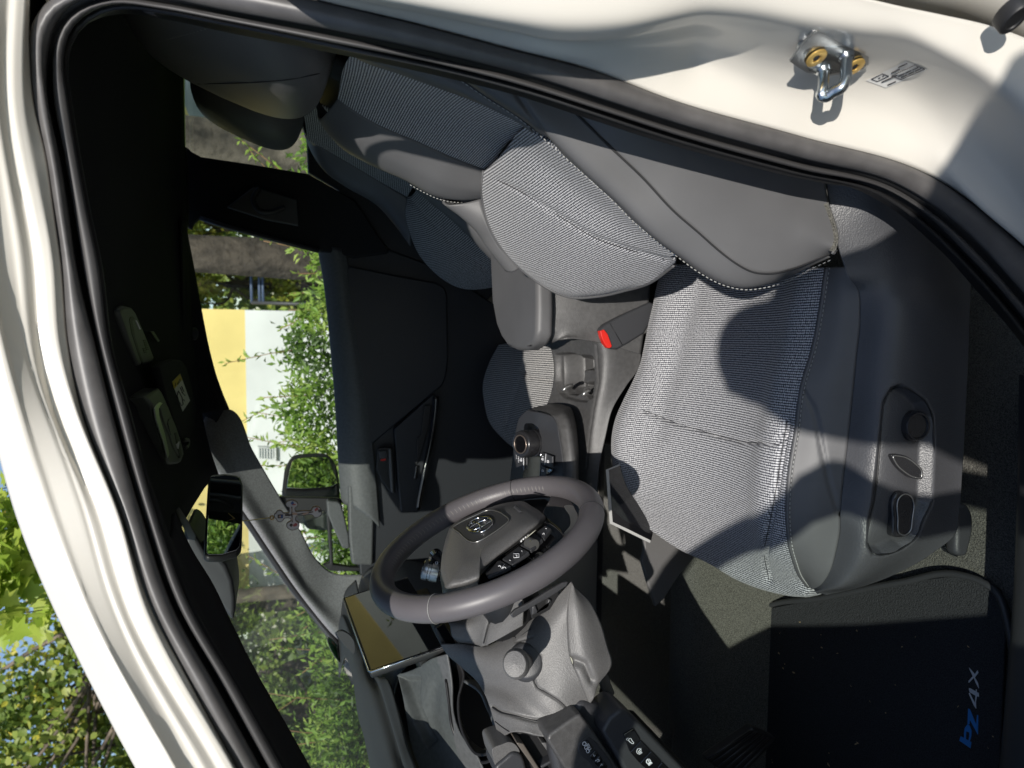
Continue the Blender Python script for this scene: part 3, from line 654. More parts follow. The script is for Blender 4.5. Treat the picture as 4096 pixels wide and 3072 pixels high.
for a in np.linspace(a0, a1, 46):
    e = WU*math.cos(a)+WV*math.sin(a); tg = -WU*math.sin(a)+WV*math.cos(a)
    for s_ in (1, -1):
        base_ = WC+e*(WR-Wr*.93)+WN*(.004); p1 = base_+WN*(.006*s_)+e*.002+tg*.0018; p2 = base_-e*.0012
        o = len(v); ww = tg*.00045
        v += [p1-ww, p1+ww, p2+ww, p2-ww, (p1+p2)/2-e*.0015]
        f += [(o, o+1, o+4), (o+1, o+2, o+4), (o+2, o+3, o+4), (o+3, o, o+4)]
mesh('rim_stitching', v, f, M['rimthread'], wheel)
# airbag cover
def hp(o, *a):
    ox, oy, k = CR[11]; oo = o if isinstance(o, list) else [o]*(len(a)//2)
    return [PP(ox+k*a[2*i], oy+k*a[2*i+1], WC+WN*oo[i], WN) for i in range(len(a)//2)]
hub_out = (270,590, 330,530, 520,440, 700,365, 840,320, 950,297, 1050,288, 1180,345, 1290,420, 1332,470, 1322,520, 1180,640, 1050,742, 900,850, 800,925, 690,1020, 640,1075, 605,1115, 585,1215, 500,1250, 400,1285, 300,1305, 205,1322, 190,1260, 175,1180, 170,1100, 180,960, 200,830, 220,750, 240,680)
hc = (700, 640)
def shrink(k, cx=620, cy=650):
    return [cx+(a-cx)*k if i % 2 == 0 else cy+(a-cy)*k for i, a in enumerate(hub_out)]
def cl(p): return p+[p[0]]
of = [-.004 if (hub_out[2*i+1] < 1000) else -.030 for i in range(len(hub_out)//2)]
of = list(np.convolve(np.r_[of[-2:], of, of[:2]], np.ones(5)/5, 'valid'))
hub = surf('airbag_cover', [cl(hp([o-.02 for o in of], *shrink(.985))), cl(hp(of, *hub_out)), cl(hp([o*.35+.010 for o in of], *shrink(.95))), cl(hp([.022]*len(of), *shrink(.84))), cl(hp([.0265]*len(of), *shrink(.6))), cl(hp([.027]*len(of), *shrink(.3))), cl(hp([.027]*len(of), *shrink(.02)))], 150, 40, M['plastic'], wheel, thick=0,
    disp=[G(gq(11, 205,1010, 330,1085, 420,1108, 600,1102), 3, .0003)])
emb_out = (320,570, 400,520, 550,450, 700,388, 790,400, 870,440, 920,512, 840,580, 720,662, 620,720, 560,742, 490,732, 430,690, 380,640)
pad = slab('emblem_plate', hp(.0285, *emb_out), .004, M['plasticdark'], wheel, .0015, 60, dirv=-WN)
tube('emblem_trim', cr(hp(.0287, *emb_out), 80, True), .0008, M['silver'], wheel, 6, True)
E0 = hp(.030, 608, 550)[0]
ea = hp(.030, 748, 500)[0]-E0; eb = hp(.030, 640, 632)[0]-E0
def fit_ell():
    # ellipse axes in the wheel plane
    return WU, WV
ew, eh = .0275, .0185
def ell(cu, cv, a, b, n=40, t0=0, t1=2*math.pi):
    return [E0+WU*(cu+a*math.cos(t))+WV*(cv+b*math.sin(t)) for t in np.linspace(t0, t1, n, endpoint=False)]
eo = [tube('t', ell(0, 0, ew, eh), .0016, M['chrome'], wheel, 8, True), tube('t', ell(0, 0, ew*.36, eh*.93, 32), .0016, M['chrome'], wheel, 8, True), tube('t', ell(0, eh*.48, ew*.70, eh*.44, 32), .0016, M['chrome'], wheel, 8, True)]
join(eo, 'emblem')
text('airbag_lettering', 'AIRBAG', hp(.0272, 1025, 372)[0], WU, WV, .009, M['plasticdark'], wheel, .0006)
# left spoke with buttons
sp_out = (600,1115, 640,1070, 690,1015, 800,925, 1050,742, 1180,640, 1322,520, 1380,530, 1440,565, 1500,615, 1545,690, 1480,780, 1300,920, 1080,1060, 900,1135, 640,1215, 590,1210)
spk = slab('spoke', hp(-.004, *sp_out), .022, M['gloss'], wheel, .003, 90, dirv=-WN)
def button(name, o, pts, mat='plasticdark', d=.006, bev=.0015):
    return slab(name, hp(o, *pts), d, M[mat], spk, bev, 0, dirv=-WN)
button('spoke_button', .004, (660,1075, 800,945, 840,940, 950,1005, 860,1050, 690,1120))
button('spoke_button', .005, (850,925, 1035,785, 1150,845, 965,990))
button('spoke_button', .005, (1050,770, 1210,640, 1300,705, 1165,830))
button('spoke_button', .005, (1225,635, 1330,555, 1395,590, 1310,700))
lathe('roller', hp(.006, 1180, 755)[0]-WU*.006, WU+WV*.2, [(.0001, -.003), (.008, -.003), (.008, .012), (.0001, .012)], M['silver'], spk, upv=(0, 0, 1))
ic = []
def ih(pts, o=.0062, r=.0005): ic.append(tube('t', hp(o, *pts), r, M['icon'], spk, 4))
ih((975,870, 1040,870, 1040,910, 985,915, 975,870)); ih((1000,885, 1020,885, 1015,900)); ih((930,940, 945,945)); ih((1065,838, 1075,842)); ih((810,1010, 830,1000, 840,1020)); ih((880,985, 850,1035)); ih((860,1030, 880,1015, 895,1030)); ih((1300,655, 1315,640, 1320,655)); ih((1330,590, 1345,592))
for k in range(4): ih((1062+k*24,738-k*24, 1078+k*24,705-k*24), .004, .0011)
for o_ in ic: o_.name = 'symbol'
# lower spoke with satin bezel
ls_out = (1300,415, 1335,340, 1370,280, 1400,222, 1480,208, 1550,240, 1600,280, 1660,360, 1690,470, 1660,530, 1610,620, 1545,690, 1490,610, 1440,565, 1340,480)
slab('lower_spoke', hp(-.008, *ls_out), .014, M['gloss'], wheel, .003, 70, dirv=-WN)
slab('spoke_bezel', hp(-.0075, 1560,330, 1620,330, 1660,380, 1688,470, 1660,530, 1612,615, 1560,680, 1530,660, 1600,560, 1600,460), .010, M['silver'], wheel, .002, 50, dirv=-WN)
slab('spoke_back', hp(-.022, 950,300, 1050,275, 1330,255, 1400,300, 1330,500, 1000,500, 700,360), .012, M['black'], wheel, .003, dirv=-WN)
tube('steering_shaft', [WC-WN*.02, WC-WN*.15], .045, M['black'], wheel, 20)
# ================================================================= column, stalks
col = surf('steering_column', [
    q(8, [-.33,-.34,-.37,-.40,-.42,-.44,-.45], 730,880, 850,872, 1000,890, 1180,800, 1310,715, 1430,615, 1555,480),
    q(8, [-.33,-.36,-.40,-.43,-.445,-.455,-.46], 765,935, 880,940, 1030,950, 1190,890, 1320,820, 1430,730, 1535,610),
    q(8, [-.335,-.38,-.42,-.445,-.458,-.465,-.468], 850,1030, 960,1030, 1070,1030, 1200,1000, 1330,960, 1440,900, 1535,800),
    q(8, [-.36,-.40,-.44,-.46,-.472,-.478,-.478], 930,1100, 1050,1105, 1200,1110, 1330,1090, 1430,1050, 1490,1010, 1550,960),
    q(8, [-.40,-.44,-.465,-.48,-.487,-.488,-.488], 1010,1200, 1130,1210, 1280,1220, 1400,1195, 1500,1150, 1550,1115, 1600,1080),
    q(8, [-.44,-.47,-.485,-.492,-.495,-.495,-.494], 1100,1478, 1200,1428, 1300,1440, 1400,1462, 1500,1388, 1610,1306, 1675,1258)], 110, 110, M['plastic'], car, thick=.006, relax=260,
    disp=[G(gq(8, 1058,1275, 1100,1303, 1200,1330, 1330,1362, 1420,1372, 1490,1375), 7, .004), G(gq(8, 1310,1075, 1335,1145, 1400,1185, 1480,1235, 1518,1270, 1535,1312), 4, .003),
          G(gq(8, 870,1000, 980,1110, 1100,1150, 1200,1200, 1290,1290, 1370,1350), 42, .0045), inside(gq(8, 1195,1000, 1215,920, 1290,900, 1350,960, 1340,1040, 1260,1085, 1210,1065), 16, .012), G(gq(8, 1190,800, 1205,860, 1310,830), 4, .002)])
surf('column_underside', [
    q(8, [-.45,-.46,-.468,-.478,-.488,-.494], 1555,480, 1533,620, 1530,800, 1548,960, 1598,1080, 1672,1258),
    q(8, [-.455,-.47,-.48,-.49,-.495,-.497], 1572,510, 1590,640, 1610,800, 1640,950, 1670,1080, 1700,1215),
    q(8, [-.44,-.455,-.465,-.475,-.482,-.49], 1580,520, 1680,620, 1742,740, 1790,900, 1815,990, 1720,1140)], 60, 20, M['plastic'], col, relax=12, disp=[G(gq(8, 1560,980, 1640,1010, 1690,1110), 14, .008)])
ush = surf('upper_shroud', [q(8, [-.31,-.33,-.37,-.42], 760,700, 900,690, 1000,650, 1200,520), q(8, [-.335,-.35,-.385,-.43], 790,760, 900,765, 1040,690, 1240,590), q(8, [-.34,-.355,-.39,-.435], 800,820, 930,850, 1030,800, 1250,700), q(8, [-.335,-.35,-.385,-.43], 845,872, 950,893, 1010,885, 1250,760)], 50, 40, M['plastic'], col, disp=[G(gq(8, 1050,680, 1020,780, 1000,890), 5, .003)])
def seam(obj, c, a, r=.0009, mat='black', n=40):
    p = on(obj, c, a, .0003)
    if len(p) > 1: return tube('panel_gap', cr(p, n), r, M[mat], obj, 5)
seam(col, 8, (1058,1275, 1100,1303, 1200,1330, 1330,1362, 1420,1372, 1488,1375), .0013)
seam(col, 8, (1310,1080, 1318,1110, 1335,1145, 1400,1185, 1480,1235, 1518,1270, 1533,1310))
seam(col, 8, (1120,860, 1190,810, 1205,835, 1300,780)); seam(col, 8, (1075,1365, 1120,1400, 1165,1430))
seam(col, 8, (1196,985, 1200,1020, 1225,1062, 1265,1083, 1310,1070, 1340,1035, 1352,985, 1335,930, 1300,900), .0014)
seam(ush, 8, (1050,684, 1035,740, 1020,800, 1003,870), .0012)
rbox('column_light_block', (-.40, .60, .92), ((.06, 0, 0), (0, .06, 0), (0, 0, .06)), M['black'], col, .01)  # unseen box added in the column to shade the tunnel side
rbox('knee_light_block', (-.36, .82, .74), ((.22, 0, 0), (0, .08, 0), (0, 0, .12)), M['black'], col, .01)  # second unseen box, added to keep sun off the footwell
# paddle behind the wheel
pd = slab('paddle', q(8, [-.46]*10, 1172,690, 1200,660, 1290,615, 1400,545, 1500,488, 1540,480, 1530,510, 1430,575, 1300,650, 1190,715), .006, M['plasticdark'], wheel, .002)
slab('paddle_bracket', q(8, -.452, 1310,640, 1330,630, 1345,670, 1400,640, 1415,590, 1432,600, 1425,625, 1340,680, 1310,695), .008, M['plasticdark'], wheel, .0015)
slab('shroud_slot', q(8, -.447, 1290,640, 1400,560, 1480,530, 1470,580, 1420,660, 1310,720), .004, M['black'], col, .001)
# turn signal stalk
sb = q(8, -.445, 1275, 985)[0]; tipc = q(8, -.555, 1185, 1005)[0]; sdv = (tipc-sb).normalized()
boot = lathe('stalk_boot', sb, sdv, [(.029, -.012), (.028, .0), (.024, .008), (.020, .010), (.0001, .010)], M['plasticdark'], col)
stk = lathe('indicator_stalk', sb, sdv, [(.0105, .004), (.0115, .03), (.0135, .06), (.0165, .080), (.0182, .092), (.0184, .106), (.0172, .113), (.0150, .1165), (.0001, .1185)], M['plastic'], col, 36, ell=(1.05, .95))
# wiper stalk
wl = slab('wiper_stalk', q(12, -.235, 1562,150, 1600,70, 1680,25, 1740,45, 1735,200, 1700,330, 1700,480, 1660,420, 1610,290, 1575,220), .02, M['gloss'], col, .004, 50)
wr = lathe('wiper_ring', q(12, -.225, 1520, 300)[0], (.35, -.25, 1.0), [(.0001, -.018), (.0165, -.018), (.0172, -.012), (.0172, -.006), (.0158, -.005), (.0158, -.001), (.0172, 0), (.0172, .007), (.016, .0085), (.0001, .0085)], M['silver'], col, upv=(0, 1, 0))
lathe('ring_top', q(12, -.225, 1520, 300)[0]+Vector((.35, -.25, 1)).normalized()*.0088, (.35, -.25, 1.0), [(.0145, 0), (.0145, .001), (.0001, .001)], M['gloss'], col, upv=(0, 1, 0))
ic = [tube('t', q(12, -.2365, *p), .0004, M['icon'], wl, 4) for p in ((1625,180, 1650,165, 1668,205, 1648,225, 1625,180), (1645,220, 1672,178), (1672,275, 1690,305), (1590,275, 1600,290), (1597,300, 1610,315))]
join(ic, 'stalk_print')
# ================================================================= dashboard
def pz(z, *a): return qz(0, z, *a)
def clampx(c): return [Vector((min(p.x, .66), min(p.y, .98), p.z)) for p in c]
dash = surf('dashboard', [clampx(c_) for c_ in [
    pz(1.135, 1240,2330, 1300,2490, 1382,2630, 1414,2737, 1427,2838, 1458,2959, 1480,3072, 1560,3500),
    pz(1.135, 1300,2330, 1340,2490, 1420,2660, 1450,2760, 1470,2860, 1500,2980, 1530,3090, 1610,3500),
    pz(1.12, 1360,2330, 1400,2480, 1470,2690, 1510,2780, 1540,2880, 1570,3000, 1600,3100, 1680,3500),
    pz(1.10, 1420,2320, 1440,2420, 1500,2690, 1560,2740, 1592,2850, 1620,2960, 1660,3072, 1760,3500)]], 70, 40, M['dashtop'], car, disp=[G([(1470, 2650), (1530, 2850), (1600, 3080)], 14, .012)])
dl = surf('dash_panel', [
    q(8, [-.10,-.14,-.17,-.20,-.24,-.28], 455,1072, 490,1200, 515,1350, 540,1500, 610,1690, 700,1900),
    q(8, [-.14,-.18,-.21,-.24,-.28,-.32], 560,1035, 600,1190, 640,1360, 690,1500, 740,1690, 830,1900),
    q(8, [-.20,-.22,-.25,-.28,-.31,-.35], 680,965, 720,1150, 745,1330, 790,1480, 860,1640, 960,1900),
    q(8, [-.24,-.25,-.27,-.30,-.34,-.38], 770,940, 800,1120, 805,1300, 850,1440, 950,1570, 1080,1900)], 100, 80, M['dash'], dash, relax=60,
    disp=[inside(gq(8, 470,1082, 595,1092, 588,1180, 590,1260, 640,1400, 685,1480, 655,1525, 600,1420, 540,1280), 12, .014), G(gq(8, 690,1150, 670,1330, 690,1480), 26, .005)])
dl2 = surf('dash_panel', [
    q(8, [-.22,-.25,-.27,-.30,-.34,-.40,-.45], 800,930, 870,1060, 835,1220, 850,1400, 930,1560, 1080,1560, 1150,1470),
    q(8, [-.18,-.21,-.23,-.27,-.31,-.37,-.43], 790,1050, 815,1200, 830,1330, 900,1500, 1000,1560, 1090,1555, 1160,1490),
    q(8, [-.24,-.26,-.28,-.30,-.34,-.39,-.45], 770,1100, 790,1250, 805,1380, 870,1540, 960,1610, 1060,1600, 1150,1520)], 50, 20, M['black'], dash)
slab('dash_recess', q(8, -.12, 790,930, 900,1080, 1000,1180, 1060,1330, 1110,1500, 1000,1560, 880,1500, 800,1350, 770,1100), .02, M['black'], dash)
surf('dash_lower', [q(8, [-.30,-.34,-.38,-.42], 880,1100, 985,1180, 1040,1330, 1100,1490), q(8, [-.29,-.32,-.36,-.40], 950,1100, 1000,1140, 1040,1240, 1060,1340), ], 20, 6, M['dash'], dash)
# backing under the whole dash so no light leaks forward
rbox('dash_core', (0, .93, .90), ((.70, 0, 0), (0, .12, 0), (0, 0, .16)), M['black'], dash, .02)
surf('dash_fascia', [[Vector((x, .78, 1.085)) for x in (.05, .3, .55, .70)], [Vector((x, .68, 1.05)) for x in (.05, .3, .55, .70)], [Vector((x, .66, .95)) for x in (.05, .3, .55, .70)], [Vector((x, .74, .74)) for x in (.05, .3, .55, .70)]], 20, 20, M['dash'], dash, disp=[])
# instrument binnacle end
bn = slab('binnacle', q(8, -.325, 686,775, 720,748, 765,755, 800,830, 838,875, 800,900, 745,905, 720,860), .05, M['black'], dash, .004, 0)
slab('binnacle_glass', q(8, -.327, 705,775, 742,752, 765,770, 792,815, 825,868, 800,893, 770,880, 735,830), .003, M['screen'], bn, .0008)
# touchscreen
sA, sB, sC = P(1477, 2690, -.185), P(1371, 2394, .135), P(1800, 2580, -.205)
sDn = sC-sA; sD = sB+sDn*1.0
scn = (sB-sA).cross(sDn).normalized(); scn = scn if scn.dot(Vector(CAM)-sA) > 0 else -scn
scr = slab('touchscreen', [sA, sB, sD, sC], .014, M['black'], dash, .004, dirv=-scn)
def sq(u, v, o): return sA+(sB-sA)*u+sDn*v+scn*o
slab('display', [sq(a, b, .0012) for a, b in ((.012, .03), (.988, .03), (.988, .99), (.012, .99))], .002, M['screen'], scr, .0005, dirv=-scn)
tube('screen_trim', [sq(1.0, 1, .0), sq(1.0, .02, .0), sq(.985, .0, 0), sq(.015, .0, 0), sq(0, .02, 0), sq(0, 1, 0)], .0016, M['chrome'], scr, 6)
slab('screen_mount', [sq(.1, .6, -.015), sq(.9, .6, -.015), sq(.9, 1.2, -.02), sq(.1, 1.2, -.02)], .06, M['black'], dash, .004, dirv=-scn)
slab('shadow_oval', q(12, .25, 175,1220, 230,1195, 330,1230, 410,1310, 430,1350, 425,1530, 330,1450, 230,1330), .01, M['plasticdark'], dash, .003, 40)  # dark oval plate standing in for a shadow on the dash
# ------------------------------------------------------------ lower dash: switch blocks
blk = slab('switch_block', q(13, [-.52]*11, 1060,1250, 1110,1160, 1320,1010, 1530,866, 1570,880, 1690,1030, 1880,1300, 2120,1659, 2300,1930, 1700,2050, 1310,1659), .07, M['console'], dash, .006)
pk = slab('switch_bezel', q(13, -.5215, 1522,1370, 1540,1300, 1600,1240, 1690,1216, 1760,1260, 1890,1420, 2030,1620, 2060,1760, 1900,1850, 1700,1600), .004, M['plasticdark'], blk, .0015, 60)
def bq(*a, X=-.524, d=.006, nm_='switch_button', mat='gloss'): return slab(nm_, q(13, X, *a), d, M[mat], blk, .0012)
bq(1572,1335, 1662,1255, 1755,1378, 1662,1462)
bq(1690,1490, 1780,1400, 1830,1465, 1745,1555); bq(1755,1570, 1840,1480, 1890,1560, 1810,1640); bq(1820,1655, 1900,1570, 1965,1640, 1880,1740)
bu = (q(13, -.5245, 1650, 1310)[0]-q(13, -.5245, 1690, 1390)[0]).normalized(); bv = (q(13, -.5245, 1640, 1400)[0]-q(13, -.5245, 1700, 1340)[0]).normalized()
bv = (bv-bu*bv.dot(bu)).normalized()
text('button_lettering', 'ODO', q(13, -.5248, 1641, 1352)[0], bu, bv, .0080, M['icon'], blk)
text('button_lettering', 'TRIP', q(13, -.5248, 1676, 1345)[0], bu, bv, .0068, M['icon'], blk)
ic = [tube('t', q(13, -.5248, *p), .0005, M['icon'], blk, 4) for p in ((1745,1460, 1757,1488, 1775,1470), (1855,1625, 1865,1600, 1885,1618), (1785,1550, 1810,1535, 1830,1560, 1800,1570), (1812,1530, 1835,1540, 1838,1560), (1790,1540, 1775,1555))]
for o_ in ic: o_.name = 'symbol'
bl2 = slab('switch_block', q(0, -.53, 2408,2925, 2440,2872, 2485,2836, 2518,2850, 2562,2892, 2735,3072, 2900,3240, 2620,3300, 2475,3040), .06, M['plasticdark'], dash, .006)
def b2(*a): return slab('switch_button', q(14, -.533, *a), .005, M['gloss'], bl2, .0012)
b2(-20,1170, 130,1080, 235,1250, 75,1425); b2(80,1430, 240,1258, 382,1405, 215,1590); b2(222,1597, 390,1410, 545,1570, 400,1750); b2(405,1757, 550,1577, 700,1730, 560,1900)
ic = [tube('t', q(14, -.5336, *p), .00055, M['icon'], bl2, 4) for p in (
    (50,1240, 75,1220, 90,1225, 110,1265, 130,1280, 125,1300, 105,1298, 75,1275, 50,1250), (22,1235, 30,1222, 55,1218), (20,1238, 40,1252),
    (175,1400, 185,1378, 215,1370, 240,1390, 235,1415, 185,1448, 175,1425, 175,1400), (240,1365, 195,1425), (205,1452, 212,1460), (216,1443, 225,1455), (228,1432, 240,1447), (240,1422, 254,1437))]
ic += [tube('t', q(14, -.5336, *p), .0009, M['icon'], bl2, 4) for p in ((318,1555, 330,1530, 358,1528, 380,1550, 375,1572, 335,1595, 318,1575, 318,1555), (345,1545, 350,1560, 362,1552), (345,1600, 358,1622), (358,1592, 372,1612), (370,1580, 388,1600), (385,1572, 402,1590))]
for o_ in ic: o_.name = 'symbol'
# vent housing and tray left of the switches
slab('vent_housing', q(13, -.47, 262,1380, 400,1310, 520,1278, 590,1310, 655,1435, 560,1440, 430,1530, 320,1640, 270,1520), .05, M['plastic'], dash, .006, 50)
slab('air_vent', q(13, -.475, 310,1650, 430,1540, 570,1440, 650,1450, 760,1670, 800,1900, 400,1900), .05, M['plasticdark'], dash, .008, 50)
slab('tray_edge', q(13, -.48, 612,1300, 645,1285, 720,1305, 945,1659, 1050,1850, 960,1850, 870,1659), .03, plain('brown_trim', (.11, .095, .08), .5, bump=(500, .3, .0005)), dash, .003)
slab('storage_tray', q(13, -.455, 740,1340, 1000,1285, 1060,1300, 1330,1700, 1330,1900, 1000,1900, 760,1500), .05, M['plasticdark'], dash, .004)
slab('tray_rib', q(13, -.475, 960,1640, 1150,1530, 1180,1560, 990,1680), .02, M['plasticdark'], dash, .002)
slab('tray_rib', q(13, -.48, 980,1295, 1050,1280, 1320,1690, 1270,1690), .02, M['plastic'], dash, .002)
slab('knee_panel', q(0, -.50, 2325,2800, 2420,2830, 2600,3000, 2800,3200, 2700,3400, 2300,3400, 2200,3000), .03, M['plasticdark'], dash, .01)
# pedals
pdl = slab('brake_pedal', q(13, -.30, 1795,145, 1850,112, 1900,170, 1990,330, 2010,420, 2075,570, 2030,600, 1960,540, 1890,535, 1850,400), .012, M['silver'], car, .003)
tube('pedal_arm', [q(13, -.29, 1930, 520)[0], q(13, -.28, 1960, 640)[0], Vector((-.28, .85, .85))], .012, M['black'], pdl)
fr_ = slab('footrest', q(14, [-.40]*4, 1200,1540, 1900,1060, 2250,1230, 1650,1900), .02, M['black'], car, .005)
for k in range(6):
    t = k/5; a = q(14, -.402, 1220+330*t, 1520+330*t)[0]; b = q(14, -.402, 1850+330*t, 1110+130*t)[0]
    tube('rib', [a, b], .002, M['black'], fr_, 6)
# ================================================================= floor
def fz(x, y):
    return .27+.16*math.exp(-((x)/.11)**4)*(1 if y < .9 else .9)+max(0, y-.98)*.8
g = []; nx, ny = 60, 50
fx = np.linspace(-.73, .73, nx); fy = np.linspace(-1.6, 1.15, ny)
floor = mesh('floor_carpet', [(x, y, fz(x, y)) for x in fx for y in fy], [(i*ny+j, (i+1)*ny+j, (i+1)*ny+j+1, i*ny+j+1) for i in range(nx-1) for j in range(ny-1)], M['carpet'], car)
# mat with embroidery: rests on the floor
mz = .287
matpts = [PZ(a, b, mz) for a, b in ((4022,2465), (4010,2420), (3985,2370), (3930,2330), (3840,2300), (3600,2330), (3300,2390), (3040,2440), (3012,2460), (3010,2700), (3010,3150), (3060,3400), (3900,3400), (3985,3250))]
fmat = slab('floor_mat', matpts, .006, M['mat'], None, .002, dirv=(0, 0, -1))
tag(fmat, 'black carpet floor mat with blue and silver lettering in the footwell', 'floor mat')
tube('mat_binding', [Vector((p[0], p[1], mz-.001)) for p in cr(matpts, 160, True)], .0055, M['plasticdark'], fmat, 8, True)
def mp(*a): return qz(21, mz+.0012, *a)
def letter(pts, mat): return slab('lettering', mp(*pts), .0012, M[mat], fmat, .0003, dirv=(0, 0, -1))
letter((338,1390, 350,1345, 455,1405, 447,1465), 'blue'); letter((384,1368, 384,1315, 392,1262, 420,1226, 440,1245, 458,1295, 455,1345, 440,1395, 428,1390, 436,1345, 436,1308, 404,1298, 402,1340, 400,1375), 'blue')
letter((418,1225, 425,1072, 440,1080, 505,1235, 508,1180, 512,1135, 522,1140, 520,1330, 440,1180, 436,1228), 'blue')
letter((430,875, 440,870, 528,920, 530,958, 510,950, 500,1010, 503,1075, 480,1040, 430,925, 437,915, 490,1020, 497,945, 440,912), 'silverthread')
letter((500,882, 508,885, 506,925, 498,920), 'silverthread')
letter((432,668, 470,710, 490,735, 515,695, 524,720, 490,765, 520,820, 530,875, 500,820, 480,768, 430,820, 428,800, 470,752, 440,690), 'silverthread')
for (a, b) in (((1500,560), (1560,548)),): pass
lathe('mat_clip', qz(21, mz, 308, 105)[0], (0, 0, 1), [(.022, 0), (.0215, .004), (.019, .005), (.013, .003), (.009, .003), (.0085, .008), (.0001, .009)], M['gloss'], fmat)
for k in range(26):   # crumbs of dry leaf lying on the carpet
    random.seed(k*3+1)
crumb = []
random.seed(11)
for k in range(30):
    x, y = random.uniform(3050, 4000), random.uniform(2480, 3060)
    p = PZ(x, y, mz+.002); s = random.uniform(.0008, .0022); a = random.uniform(0, 6.28)
    d1 = Vector((math.cos(a), math.sin(a), .3))*s*random.uniform(1, 2.4); d2 = Vector((-math.sin(a), math.cos(a), .2))*s*.7
    o = mesh('leaf_crumb', [p-d1, p-d2, p+d1, p+d2+Vector((0, 0, .001))], [(0, 1, 2, 3)], M['crumb'] if 'crumb' in M else M.setdefault('crumb', plain('dry_leaf', (.42, .30, .16), .8)), None)
    crumb.append(o)
cm = join(crumb, 'leaf_crumbs'); tag(cm, 'tiny dry leaf crumbs scattered over the black floor mat', 'leaf crumbs', kind='stuff')
# ================================================================= centre console
con = surf('centre_console', [
    q(5, [.07, .075, .075, .07, .06, .055, .05], 1395,540, 1432,640, 1434,880, 1396,985, 1330,1050, 1280,1250, 1250,1700),
    q(5, [-.02, -.02, -.02, -.02, -.02, -.02, -.03], 1560,545, 1580,640, 1580,880, 1560,1000, 1520,1100, 1480,1250, 1450,1700),
    q(5, [-.098]*7, 1690,570, 1716,680, 1716,830, 1684,1000, 1655,1200, 1640,1380, 1625,1700),
    q(5, [-.106]*7, 1705,570, 1730,680, 1730,830, 1698,1000, 1668,1200, 1654,1380, 1640,1700),
    q(5, [-.125]*7, 2000,640, 1985,740, 1910,850, 1815,1010, 1772,1180, 1738,1330, 1708,1700)], 260, 170, M['console'], car, thick=.006,
    disp=[inside(gq(5, 1458,665, 1500,655, 1600,668, 1692,690, 1694,830, 1688,880, 1650,956, 1590,952, 1515,930, 1480,900, 1462,830), 7, .012), inside([(2243,1428), (2270,1416), (2296,1420), (2308,1445), (2311,1500), (2305,1560), (2285,1574), (2262,1568), (2246,1540)], 9, .045), inside([(2312,1440), (2330,1424), (2366,1428), (2368,1476), (2314,1476)], 7, .038), inside([(2316,1536), (2368,1526), (2366,1588), (2346,1598), (2326,1575)], 7, .038), G(gq(5, 1712,600, 1728,830, 1694,1000, 1664,1200, 1650,1380), 4, .003)])
for pts in ((1522,888, 1540,868, 1562,856, 1585,852), (1648,918, 1660,898, 1675,888, 1692,884)):
    tube('cup_clip', [p+Vector((-.012, 0, .012)) for p in q(5, -.02 if pts[0] < 1600 else -.08, *pts)], .004, M['silver'], con, 8)
lid = slab('armrest', qz(5, .832, 1040,-150, 1038,0, 1046,200, 1052,330, 1080,480, 1110,555, 1150,612, 1205,636, 1265,634, 1315,600, 1336,540, 1340,380, 1338,200, 1330,0, 1325,-150), .035, M['leather'], con, .012, dirv=(0, 0, -1), seg=4)
slab('armrest_base', q(5, -.088, 1336,150, 1400,150, 1402,420, 1395,545, 1320,598, 1300,612, 1338,540), .15, M['black'], con, .003)
slab('armrest_latch', q(5, -.093, 1342,240, 1358,212, 1390,215, 1390,382, 1342,380), .01, M['gloss'], con, .002)
surf('console_side', [q(5, [-.09, -.09, -.09, -.085, -.08], 1398,100, 1402,400, 1398,540, 1410,575, 1432,592), q(5, -.105, 1560,150, 1560,330, 1545,480, 1520,545, 1500,560), q(5, -.118, 1750,150, 1750,300, 1740,420, 1720,540, 1700,580), q(5, -.13, 2060,150, 2050,300, 2030,420, 2010,560, 1995,660)], 50, 40, M['console'], con, disp=[])
# gear selector tower
gp = surf('gear_panel', [
    qz(17, .80, 775,512, 690,590, 640,655, 600,820, 570,1050, 545,1300, 505,1620, 470,1900),
    qz(17, .802, 830,530, 790,640, 740,760, 720,900, 715,1050, 720,1300, 720,1620, 720,1900),
    qz(17, .802, 950,552, 960,650, 950,800, 960,900, 965,1050, 965,1300, 965,1620, 965,1900),
    qz(17, .797, 1080,590, 1070,690, 1080,820, 1110,950, 1135,1100, 1160,1300, 1190,1620, 1200,1900),
    qz(17, .792, 1158,622, 1190,690, 1212,735, 1245,920, 1275,1100, 1302,1300, 1310,1620, 1320,1900)], 70, 50, M['plasticdark'], con)
surf('gear_surround', [
    qz(17, .792, 775,512, 860,525, 950,550, 1080,588, 1158,620, 1214,735, 1247,920, 1277,1100, 1303,1300, 1312,1620, 1320,1900),
    qz(17, .780, 900,470, 990,478, 1090,495, 1200,535, 1290,590, 1345,720, 1380,920, 1405,1100, 1425,1300, 1430,1620, 1435,1900),
    qz(17, .745, 1022,445, 1100,428, 1200,432, 1310,460, 1395,515, 1445,640, 1480,780, 1505,1000, 1522,1240, 1525,1620, 1530,1900),
    qz(17, .715, 1040,440, 1120,425, 1230,428, 1340,452, 1430,500, 1475,640, 1500,780, 1520,1000, 1535,1240, 1540,1620, 1545,1900)], 90, 24, M['console'], gp, disp=[G(gq(17, 1225,740, 1480,772), 3, .0015)])
slab('selector_track', qz(17, .8035, 735,720, 790,710, 880,730, 930,790, 960,1050, 965,1300, 940,1560, 700,1560, 730,1250), .003, M['gloss'], gp, .001, 60, dirv=(0, 0, -1))
dt = qz(17, .842, 668, 1022)[0]; db = qz(17, .803, 900, 1000)[0]; dax = (dt-db).normalized()
